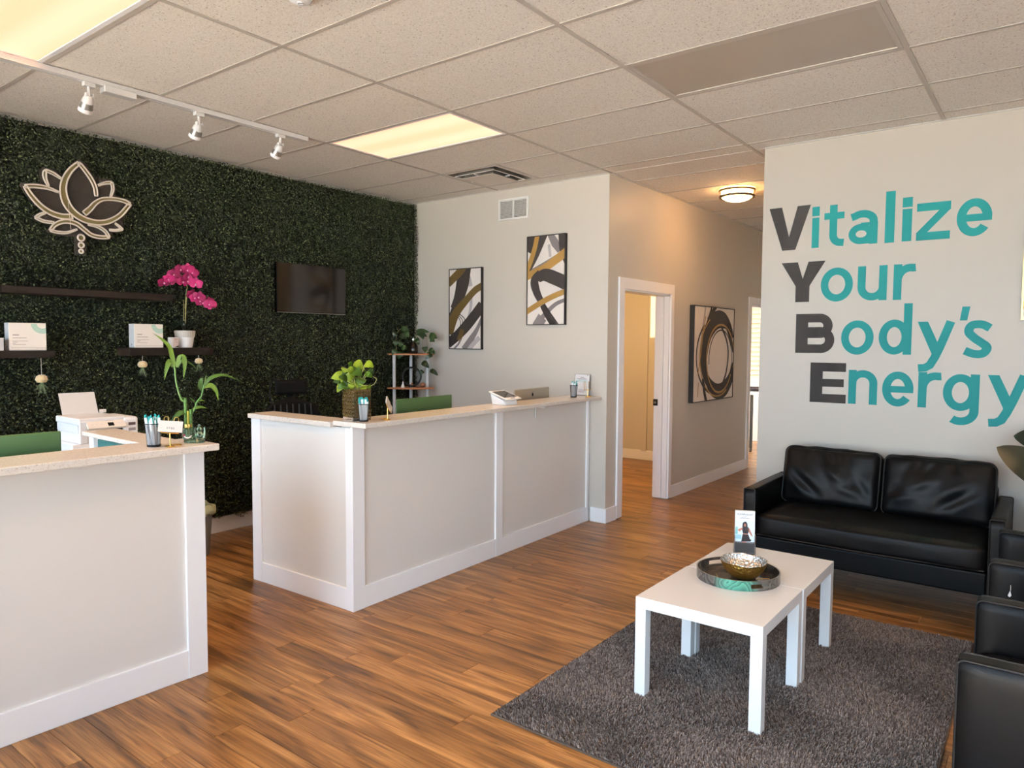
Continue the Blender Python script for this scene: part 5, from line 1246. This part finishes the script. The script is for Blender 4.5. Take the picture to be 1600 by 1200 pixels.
fgn = thing('white_figurine', (-5.235, 5.055, 1.1142), 'tiny white seated figurine on the lower corner shelf', 'figurine')
MB().lathe([(0, 0), (.020, 0), (.021, .008), (.015, .018), (.013, .030), (.006, .036), (0, .036)], n=16).build('body', ceram_m, fgn)
MB().ball((0, 0, .045), (.010, .010, .012), 12, 7).build('head', ceram_m, fgn); MB().ball((0, 0, .058), (.005, .005, .006), 8, 5).build('topknot', ceram_m, fgn)
ws = thing('brown_stone', (-5.125, 5.225, 1.1142), 'brown wood-coloured stone lying on the lower corner shelf', 'stone', None, R(40))
sp = MB(); sp.ball((0, 0, .022), (.030, .055, .024), 14, 8); ob_ = sp.build('stone_body', tan_m, ws)
for v_ in ob_.data.vertices: v_.co += v_.co.normalized()*0.006*mnoise.noise(v_.co*60)
MB().ball((0, .01, .042), (.014, .022, .010), 10, 6).build('stone_cap', tan_m, ws)

# ================================================================== SEATING
def softbox(w, d, h, bulge_t, bulge_f, r, N=22, folds=(), seed=0, amp=.003):
    """upright cushion: x width, y depth (front at -d/2), z height, origin at the bottom centre"""
    bm = bmesh.new(); bmesh.ops.create_cube(bm, size=2); bmesh.ops.subdivide_edges(bm, edges=bm.edges[:], cuts=N, use_grid_fill=True)
    for v in bm.verts:
        x, y, z = v.co; ox, oy, oz = x, y, z
        rr_ = [r/(w/2), r/(d/2), r/(h/2)]
        c = Vector((max(-1+rr_[0], min(1-rr_[0], x)), max(-1+rr_[1], min(1-rr_[1], y)), max(-1+rr_[2], min(1-rr_[2], z))))
        dv = Vector(((x-c.x)*w/2, (y-c.y)*d/2, (z-c.z)*h/2)); p = Vector((c.x*w/2, c.y*d/2, c.z*h/2))
        if dv.length > 1e-7: p += dv.normalized()*min(r, max(abs(dv.x), abs(dv.y), abs(dv.z)))
        fx = (1-ox*ox); fz = (1-oz*oz); fy = 1-oy*oy
        if oy < -.3: p.y -= bulge_f*(max(0, fx)**.5)*(max(0, fz)**.5)
        if oy > .3: p.y += bulge_f*.4*(max(0, fx)**.5)*(max(0, fz)**.5)
        if oz > .3: p.z += bulge_t*(max(0, fx)**.6)*(max(0, fy)**.5)
        if oy < -.3 or oz > .3:
            u, vv = ox*w/2, (oz*h/2 if oy < -.3 and abs(oz) < .999 else oy*d/2)
            for (x0, z0, x1, z1, a_, s_) in folds:
                dx, dz = x1-x0, z1-z0; L2 = dx*dx+dz*dz; t = max(0, min(1, ((u-x0)*dx+(vv-z0)*dz)/L2)); q = math.hypot(u-x0-t*dx, vv-z0-t*dz)
                k = a_*math.exp(-(q/s_)**2)*math.sin(PI*min(1, t*.9+.1))
                p.y += k if oy < -.3 else 0
                if oz > .3 and abs(oy) < .999: p.z -= k*.25
            p.y -= amp*mnoise.noise(Vector((u*9+seed, vv*9, seed)))
        v.co = p+Vector((0, 0, h/2))
    me = bpy.data.meshes.new('cushion'); bm.to_mesh(me); bm.free()
    me.polygons.foreach_set('use_smooth', [True]*len(me.polygons)); me.update()
    return me
def add_mesh(name, me, m, parent, loc=(0, 0, 0), rot=(0, 0, 0)):
    o = bpy.data.objects.new(name, me); me.materials.append(m); COL.objects.link(o); o.parent = parent; o.location = loc; o.rotation_euler = rot; return o
def rrect(w, h, r, n=5):
    o = []
    for (cx, cz, a0) in ((w/2-r, h/2-r, 0), (-w/2+r, h/2-r, 90), (-w/2+r, -h/2+r, 180), (w/2-r, -h/2+r, 270)): o += arc(cx, cz, r, r, a0, a0+90, n)
    return o
def arm_panel(t, x, w, d, h, z0, r=.028, name='arm'):
    """arm along y, centred at x, front at y=0, running to y=d"""
    me = softbox(w, d, h, .0, .0, .012, 8); o = add_mesh(name, me, leather_m, t, (x, d/2, z0))
    for sy in (-1, 1):
        pts = [(x+w/2*.93*0+p[0], (0.001 if sy < 0 else d-.001), z0+h/2+p[1]) for p in rrect(w-.006, h-.006, .010)]
        MB().tube([(p[0]-x, p[1]-d/2, p[2]-z0) for p in pts], .0035, 6, closed=True).build('piping', piping_m, o)
    return o

so = thing('sofa', (-.895, 4.60, 0), 'black leather two-seat sofa under the teal lettering', 'sofa')
SW = 1.415
for s_ in (-1, 1): arm_panel(so, s_*(SW/2-.0385), .077, .76, .435, .205)
MB().box((-SW/2+.078, .015, .205), (SW/2-.078, .74, .332)).build('base_rail', leather_m, so, .01, 2)
MB().box((-SW/2+.078, .66, .332), (SW/2-.078, .775, .70)).build('back_frame', leather_m, so, .02, 2)
sf = [(-.1+.06*k, .02, -.10+.055*k, -.05, .0045, .016) for k in range(7)]
me = softbox(SW-.16, .66, .145, .012, .018, .03, 26, sf, 3, .004); seat = add_mesh('seat_cushion', me, leather_m, so, (0, .335, .330))
MB().tube([(-SW/2+.09, .010, .015), (0, -.012, .014), (SW/2-.09, .010, .015)], .004, 6).build('piping', piping_m, seat, loc=(0, -.335, 0))
wseed = random.Random(8)
for s_, nm in ((-1, 'left'), (1, 'right')):
    base_f = [(-.05, .20, .02, .06, .018, .022), (.03, .22, .06, .07, .016, .020), (-.02, .06, .12, -.04, -.014, .03), (-.22, .06, .0, -.10, -.014, .035), (-.20, -.02, -.02, -.16, .012, .028), (.10, .20, .14, .02, .012, .02), (-.28, .0, -.10, -.17, -.012, .035), (.16, .02, .27, -.14, .012, .03), (.05, -.06, .22, -.10, -.010, .03), (-.12, .21, -.16, .10, .012, .02)]
    fl = [(x0*(1 if s_ < 0 else -1)+(0 if s_ < 0 else -.03), z0, x1*(1 if s_ < 0 else -1)+(0 if s_ < 0 else -.06), z1, a_*(1 if s_ < 0 else .9), w_) for (x0, z0, x1, z1, a_, w_) in base_f]
    me = softbox(.622, .155, .40, .008, .055, .045, 40, fl, 5+s_, .008)
    cu = add_mesh('back_cushion', me, leather_m, so, (s_*.318-.002, .595, .455), (R(-14), 0, R(wseed.uniform(-1, 1))))
    for yy in (-.066, .066):
        MB().tube([(p[0], yy, p[1]+.20) for p in rrect(.612, .392, .045)], .0045, 6, closed=True).build('piping', piping_m, cu)
for (x, y) in ((-SW/2+.05, .05), (SW/2-.05, .05), (-SW/2+.05, .70), (SW/2-.05, .70)):
    MB().cyl((x, y, 0), (x, y, .21), .016, .024, 12).build('leg', black_m, so)

def armchair(y0, label):
    """faces -x; near arm's outer face at y0; front at x=-.212"""
    t = thing('armchair', (-.212, y0, 0), label, 'armchair', 'black leather armchairs along the right side')
    Wd, D = .715, .74
    for yy in (.0375, Wd-.0375):
        me = softbox(.74, .075, .44, .0, .004, .012, 10); o = add_mesh('arm', me, leather_m, t, (D/2, yy, .185))
        for fy in (-1, 1):
            pts = [(p[0], fy*.036, p[1]+.22) for p in rrect(.734, .434, .022)]
            MB().tube(pts, .0035, 6, closed=True).build('piping', piping_m, o)
    MB().box((.015, .076, .185), (D-.01, Wd-.076, .31)).build('base_rail', leather_m, t, .01)
    MB().box((D-.13, .076, .31), (D, Wd-.076, .74)).build('back_frame', leather_m, t, .02)
    me = softbox(Wd-.156, .60, .14, .012, .012, .03, 14, (), 4, .003)
    add_mesh('seat_cushion', me, leather_m, t, (.315, Wd/2, .305), (0, 0, R(-90)))
    me = softbox(Wd-.16, .14, .40, .0, .04, .04, 20, [(-.1, .1, .1, -.05, .01, .03)], 6, .006)
    add_mesh('back_cushion', me, leather_m, t, (.555, Wd/2, .44), (R(-12), 0, R(-90)))
    for (x, y) in ((.05, .05), (.05, Wd-.05), (D-.05, .05), (D-.05, Wd-.05)): MB().cyl((x, y, 0), (x, y, .19), .015, .022, 10).build('leg', black_m, t)
    return t
armchair(2.515, 'black leather armchair nearest the camera at the lower right corner')
ac = armchair(3.755, 'second black leather armchair, with a small white tag on its arm, before the sofa')
MB().prism([(.075, .488), (.083, .512), (.088, .490), (.082, .482)], lambda u, v, w: (u, -.004-w, v), 0, .002).build('white_tag', paper_m, ac)
MB().tube([(.0845, -.004, .512), (.084, -.005, .535)], .0012, 5).build('tag_thread', ceramtex_m, ac)

# ---- leafy plant beside the sofa
base = (.16, 5.02, 0)
rb = thing('rubber_plant', base, 'broad dark green plant leaf reaching in at the right edge beside the sofa', 'potted plant')
MB().lathe([(0, 0), (.10, 0), (.105, .02), (.135, .28), (.142, .28), (.142, .30), (.128, .30), (.120, .24), (0, .235)], n=28).build('pot', ceram_m, rb)
MB().tube([(0, 0, .23), (.01, 0, .6), (-.01, .02, .95), (0, .03, 1.15)], [.016, .014, .011, .006], 8).build('stem', tan_m, rb)
for k, (pts, w_) in enumerate([([(-.02, 0, .76), (-.16, -.04, .83), (-.30, -.07, .92), (-.425, -.08, .992)], .20), ([(-.01, .02, .86), (-.14, .06, .98), (-.26, .08, 1.035), (-.355, .10, 1.045)], .15), ([(0, .0, 1.0), (.12, -.06, 1.1), (.28, -.12, 1.06)], .16), ([(0, .02, 1.12), (.03, -.08, 1.28), (.05, -.2, 1.36)], .14), ([(.01, 0, .7), (.15, -.1, .78), (.28, -.2, .74)], .16), ([(0, .03, 1.1), (.1, .12, 1.22), (.22, .2, 1.25)], .14)]):
    MB().leaf(pts, w_, 'oval', (.25, -.85, .45), .10, 7).build('leaf', darkleaf_m, rb)

# ================================================================== RUG AND TABLES
RX0, RX1, RY0, RY1 = -1.845, -.298, 2.292, 4.412
rug = thing('rug', ((RX0+RX1)/2, (RY0+RY1)/2, 0), 'charcoal grey shaggy rug under the white tables', 'rug')
a_, b_ = (RX1-RX0)/2, (RY1-RY0)/2
bx('backing', (-a_, -b_, .0005), (a_, b_, .006), rug_m, rug)
MB().tube([(-a_, -b_, .006), (a_, -b_, .006), (a_, b_, .006), (-a_, b_, .006)], .0055, 6, closed=True).build('binding', edge_m, rug)
n = 150000
px_ = rs.uniform(-a_+.006, a_-.006, n); py_ = rs.uniform(-b_+.006, b_-.006, n)
swirl = np.sin(px_*5.1+1.3*np.sin(py_*3.7))+np.sin(py_*6.3+px_*2.2)
ang = swirl*1.6+rs.normal(0, .9, n); hgt = rs.uniform(.009, .016, n)*(1+.12*np.sin(px_*7)*np.sin(py_*5)); ln = rs.uniform(.002, .009, n)
wd = rs.uniform(.0022, .0036, n); wa = rs.uniform(0, PI, n)
c = np.stack([px_, py_, np.full(n, .005)], 1); e = c+np.stack([np.cos(ang)*ln, np.sin(ang)*ln, hgt], 1); sd_ = np.stack([np.cos(wa)*wd, np.sin(wa)*wd, np.zeros(n)], 1)
P = np.stack([c-sd_*.8, c+sd_*.8, e+sd_*.6, e-sd_*.6], 1).reshape(-1, 3); I = np.arange(n)[:, None]*4
F = (I+np.array([[0, 1, 2, 3]]))
me = bpy.data.meshes.new('pile'); me.vertices.add(len(P)); me.vertices.foreach_set('co', P.astype(np.float32).ravel())
me.loops.add(F.size); me.loops.foreach_set('vertex_index', F.astype(np.int32).ravel()); me.polygons.add(len(F)); me.polygons.foreach_set('loop_start', np.arange(0, F.size, 4, dtype=np.int32))
me.update(calc_edges=True); me.materials.append(pile_m); o = bpy.data.objects.new('pile', me); COL.objects.link(o); o.parent = rug; o['kind'] = 'stuff'

def side_table(x0, y0, x1, y1, label):
    t = thing('coffee_table', ((x0+x1)/2, (y0+y1)/2, .006), label, 'coffee table', 'square white tables pushed together')
    a, b = (x1-x0)/2, (y1-y0)/2
    bx('tabletop', (-a, -b, .399), (a, b, .449), white_m, t, .0015)
    for (sx_, sy_) in ((-1, -1), (1, -1), (1, 1), (-1, 1)):
        bx('leg', (sx_*a, sy_*b, 0), (sx_*(a-.05), sy_*(b-.05), .3985), white_m, t, .0015)
    return t
side_table(-1.452, 2.818, -.890, 3.367, 'square white table nearer the camera on the grey rug')
side_table(-1.447, 3.370, -.885, 3.918, 'square white table nearer the sofa, holding the brochures')
ZTB = .4555
tr = thing('round_tray', (-1.183, 3.345, ZTB), 'round grey tray with green agate print across both tables', 'tray')
def agate_mat():
    m = mat('agate_print', (90, 100, 96), 0.18, coat=.3)
    n, l, p = nodes(m); t = n.new('ShaderNodeTexCoord'); nz = n.new('ShaderNodeTexNoise'); nz.inputs['Scale'].default_value = 9; nz.inputs['Detail'].default_value = 1
    l.new(t.outputs['Object'], nz.inputs[0]); w = n.new('ShaderNodeMath'); w.operation = 'MULTIPLY'; w.inputs[1].default_value = 9; l.new(nz.outputs['Fac'], w.inputs[0])
    fr = n.new('ShaderNodeMath'); fr.operation = 'FRACT'; l.new(w.outputs[0], fr.inputs[0])
    sx_ = n.new('ShaderNodeSeparateXYZ'); l.new(t.outputs['Object'], sx_.inputs[0])
    # green sector towards the camera side of the rim
    g = n.new('ShaderNodeMapRange'); g.inputs['From Min'].default_value = .162; g.inputs['From Max'].default_value = .189
    dt = n.new('ShaderNodeVectorMath'); dt.operation = 'DOT_PRODUCT'; dt.inputs[1].default_value = (.30, -.954, 0); l.new(t.outputs['Object'], dt.inputs[0]); l.new(dt.outputs['Value'], g.inputs['Value'])
    r1 = n.new('ShaderNodeValToRGB'); r1.color_ramp.elements[0].color = lin((52, 50, 47)); r1.color_ramp.elements[1].color = lin((98, 95, 90)); l.new(fr.outputs[0], r1.inputs[0])
    r2 = n.new('ShaderNodeValToRGB'); r2.color_ramp.elements[0].color = lin((36, 92, 78)); r2.color_ramp.elements[1].color = lin((84, 158, 134)); l.new(fr.outputs[0], r2.inputs[0])
    mx = n.new('ShaderNodeMix'); mx.data_type = 'RGBA'; l.new(g.outputs[0], mx.inputs['Factor']); l.new(r1.outputs[0], mx.inputs['A']); l.new(r2.outputs[0], mx.inputs['B']); l.new(mx.outputs['Result'], p.inputs['Base Color'])
    return m
agate_m = agate_mat(); trayin_m = mat('tray_inside', (62, 56, 50), 0.12, coat=.4); add_noise_color(trayin_m, (48, 43, 39), (92, 84, 74), (1, 1, 1), 14, 3)
N = 96; RR = .192; wall_o = MB(); wall_i = MB(); rim = MB()
hc = [R(-38), R(142)]
def seg(k):
    a = 2*PI*k/N; return a
for k in range(N):
    a0, a1 = seg(k), seg(k+1); am = (a0+a1)/2
    inh = any(abs((am-h+PI) % (2*PI)-PI) < .24 for h in hc)
    zs = [(0, .012), (.032, .046)] if inh else [(0, .046)]
    for (z0, z1) in zs:
        for mb_, rr_ in ((wall_o, RR), (wall_i, RR-.006)):
            vs = [(rr_*math.cos(a0), rr_*math.sin(a0), z0), (rr_*math.cos(a1), rr_*math.sin(a1), z0), (rr_*math.cos(a1), rr_*math.sin(a1), z1), (rr_*math.cos(a0), rr_*math.sin(a0), z1)]
            mb_.add(vs, [(0, 1, 2, 3) if rr_ == RR else (3, 2, 1, 0)], True)
        for zz in ((z0, z1)):
            if zz > 0: rim.add([(RR*math.cos(a0), RR*math.sin(a0), zz), (RR*math.cos(a1), RR*math.sin(a1), zz), ((RR-.006)*math.cos(a1), (RR-.006)*math.sin(a1), zz), ((RR-.006)*math.cos(a0), (RR-.006)*math.sin(a0), zz)], [(0, 1, 2, 3)])
    nh = any(abs((am+2*PI/N-h+PI) % (2*PI)-PI) < .24 for h in hc)
    if inh != nh: rim.add([(RR*math.cos(a1), RR*math.sin(a1), .012), ((RR-.006)*math.cos(a1), (RR-.006)*math.sin(a1), .012), ((RR-.006)*math.cos(a1), (RR-.006)*math.sin(a1), .032), (RR*math.cos(a1), RR*math.sin(a1), .032)], [(0, 1, 2, 3)])
wall_o.build('outer_wall', agate_m, tr); wall_i.build('inner_wall', trayin_m, tr); rim.build('rim', mat('tray_rim', (120, 116, 108), 0.3, metal=.3), tr)
MB().lathe([(0, .0005), (RR-.004, .0005), (RR-.004, .006), (0, .006)], n=48).build('tray_floor', trayin_m, tr)
MB().tube([(-.10, -.02, .0068), (-.06, -.09, .0068), (.02, -.12, .0068)], .0016, 5).tube([(.08, .02, .0068), (.13, .06, .0068), (.15, .0, .0068)], .0016, 5).build('gold_vein', gold_m, tr)
bw = thing('hammered_bowl', (-1.158, 3.352, ZTB+.0062), 'hammered bowl, gold outside and silver inside, on the round tray', 'bowl')
prof = [(.032, .0), (.050, .004), (.078, .026), (.098, .055), (.109, .084)]
def bowl_mesh(mb, prof, off_, flip):
    n_ = 48; vs = []
    for (r_, z_) in prof:
        for k in range(n_): aa = 2*PI*k/n_; r2 = r_-off_; zz = z_+(.0022*math.sin(3*aa+.6)+.0016*math.sin(7*aa))*(z_/.084)+(off_*.8 if z_ < .05 else 0); vs.append((r2*math.cos(aa), r2*math.sin(aa), zz))
    fs = [(i*n_+k, i*n_+(k+1) % n_, (i+1)*n_+(k+1) % n_, (i+1)*n_+k) for i in range(len(prof)-1) for k in range(n_)]
    if flip: fs = [f[::-1] for f in fs]
    mb.add(vs, fs, True); mb.add(vs[:n_], [tuple(range(n_)) if flip else tuple(reversed(range(n_)))])
pp = [(v.x, v.y) for v in catmull([Vector((a, b, 0)) for a, b in prof], 5)]
mb = MB(); bowl_mesh(mb, pp, 0, False); mb.build('outer_shell', brass_m, bw)
mb = MB(); bowl_mesh(mb, pp, .0032, True); mb.build('inner_shell', silver_m, bw)
rimv = [(.1075*math.cos(2*PI*k/48), .1075*math.sin(2*PI*k/48), .084+.0022*math.sin(3*2*PI*k/48+.6)+.0016*math.sin(7*2*PI*k/48)) for k in range(48)]
MB().tube(rimv, .0021, 6, closed=True).build('rim', silver_m, bw)

# ---- brochure holder with brochures
bh = thing('brochure_holder', (-1.300, 3.765, ZTB), 'clear acrylic brochure holder on the far white table', 'brochure holder', None, R(24))
MB().box((-.056, .018, .0), (.056, .021, .135)).box((-.056, -.022, .0), (.056, -.019, .062)).box((-.056, -.022, .0), (-.053, .021, .10)).box((.053, -.022, .0), (.056, .021, .10)).box((-.056, -.022, 0), (.056, .055, .003)).build('acrylic_shell', acryl_m, bh)
br = thing('brochures', (-1.300, 3.765, ZTB+.0035), 'stack of brochures showing a person in dark sportswear, in the holder', 'brochure', None, R(24))
lean = Euler((R(-4), 0, 0)).to_matrix().to_4x4()
bst = MB().box((-.0505, -.016, .0), (.0505, .010, .225), lean).build('paper_stack', paper_m, br)
fb = lambda u, v, w: tuple(lean @ Vector((u, -.016-w, v)))
def flat(name, pts, m, k): return MB().prism(pts, fb, .0001+.00012*k, .0002+.00012*k).build(name, m, br)
flat('printed_sky', [(-.049, .060), (.049, .060), (.049, .172), (-.049, .172)], sky_m, 0)
flat('printed_sea', [(-.049, .075), (-.018, .075), (-.018, .098), (-.049, .098)], sea_m, 1)
flat('printed_sea', [(-.049, .10), (-.036, .10), (-.036, .138), (-.049, .138)], mat('print_teal', (120, 172, 170), .6), 1)
flat('printed_ground', [(-.049, .003), (.049, .003), (.049, .062), (-.049, .062)], printgrey_m, 1)
flat('printed_arm', [(-.012, .138), (-.034, .126), (-.036, .118), (-.030, .116), (-.008, .126)], skin_m, 2)
flat('printed_forearm', [(-.036, .126), (-.026, .112), (-.022, .116), (-.030, .126)], skin_m, 3)
flat('printed_arm', [(.018, .138), (.024, .132), (.040, .094), (.036, .090), (.014, .120)], skin_m, 2)
flat('printed_waist', [(-.010, .108), (.016, .108), (.016, .096), (-.010, .096)], skin_m, 2)
flat('printed_top', [(-.012, .140), (.018, .140), (.020, .120), (.016, .105), (-.010, .105), (-.014, .122)], hair_m, 3)
flat('printed_shorts', [(-.012, .100), (.018, .100), (.026, .078), (.034, .072), (.030, .064), (-.018, .062)], hair_m, 3)
flat('printed_hair', [(-.014, .140), (-.012, .160), (-.004, .168), (.006, .168), (.012, .158), (.014, .138), (.008, .128), (-.006, .130)], hair_m, 4)
flat('printed_face', [(-.005, .146), (-.003, .158), (.003, .158), (.005, .146), (.001, .140)], skin_m, 5)
flat('printed_legs', [(-.016, .062), (.010, .062), (.006, .056), (-.012, .056)], skin_m, 3)
for (bod, sz, z_, sp_) in (('KOMPUELIST', .0125, .202, 1.12), ('STUDIO', .0045, .195, 1.3)):
    o = text(bod, sz, br, 'lettering', hair_m, (0, 0, 0), (0, 0, 0), .0001, 'CENTER', sp_)
    o.matrix_local = lean @ Matrix.Translation((0, -.0163, z_)) @ Euler((R(90), 0, 0)).to_matrix().to_4x4()
flat('print_lines', [(-.028, .184), (.026, .184), (.026, .1855), (-.028, .1855)], ink_text, 1)
flat('print_lines', [(-.020, .188), (.018, .188), (.018, .1892), (-.020, .1892)], ink_text, 1)

# ================================================================== FAR ROOM
tt = thing('treatment_table', (-3.45, 10.62, 0), 'narrow dark-legged table seen through the far doorway', 'table')
MB().box((-.24, -.32, .838), (.17, .32, .872)).build('tabletop', white_m, tt, .004)
for (x, y) in ((-.07, -.27), (.12, -.27), (-.07, .27), (.12, .27)):
    l_ = MB().box((x-.018, y-.018, .06), (x+.018, y+.018, .838)).build('leg', black_m, tt)
    MB().cyl((x-.012, y, .03), (x+.012, y, .03), .03, n=12).build('caster', black_m, l_)
fb_ = thing('folded_blanket', (-3.50, 10.60, .8725), 'dark rolled bundle lying on the table in the far room', 'blanket')
MB().tube([(-.15, 0, .035), (.15, 0, .035)], .035, 12).tube([(-.13, .075, .032), (.16, .075, .032)], .032, 12).build('roll', mat('dark_cloth', (40, 30, 34), .8), fb_)
MB().tube([(-.02, -.036, .035), (-.02, 0, .072), (-.02, .075, .067), (-.02, .108, .03)], .004, 6).build('strap', tan_m, fb_)
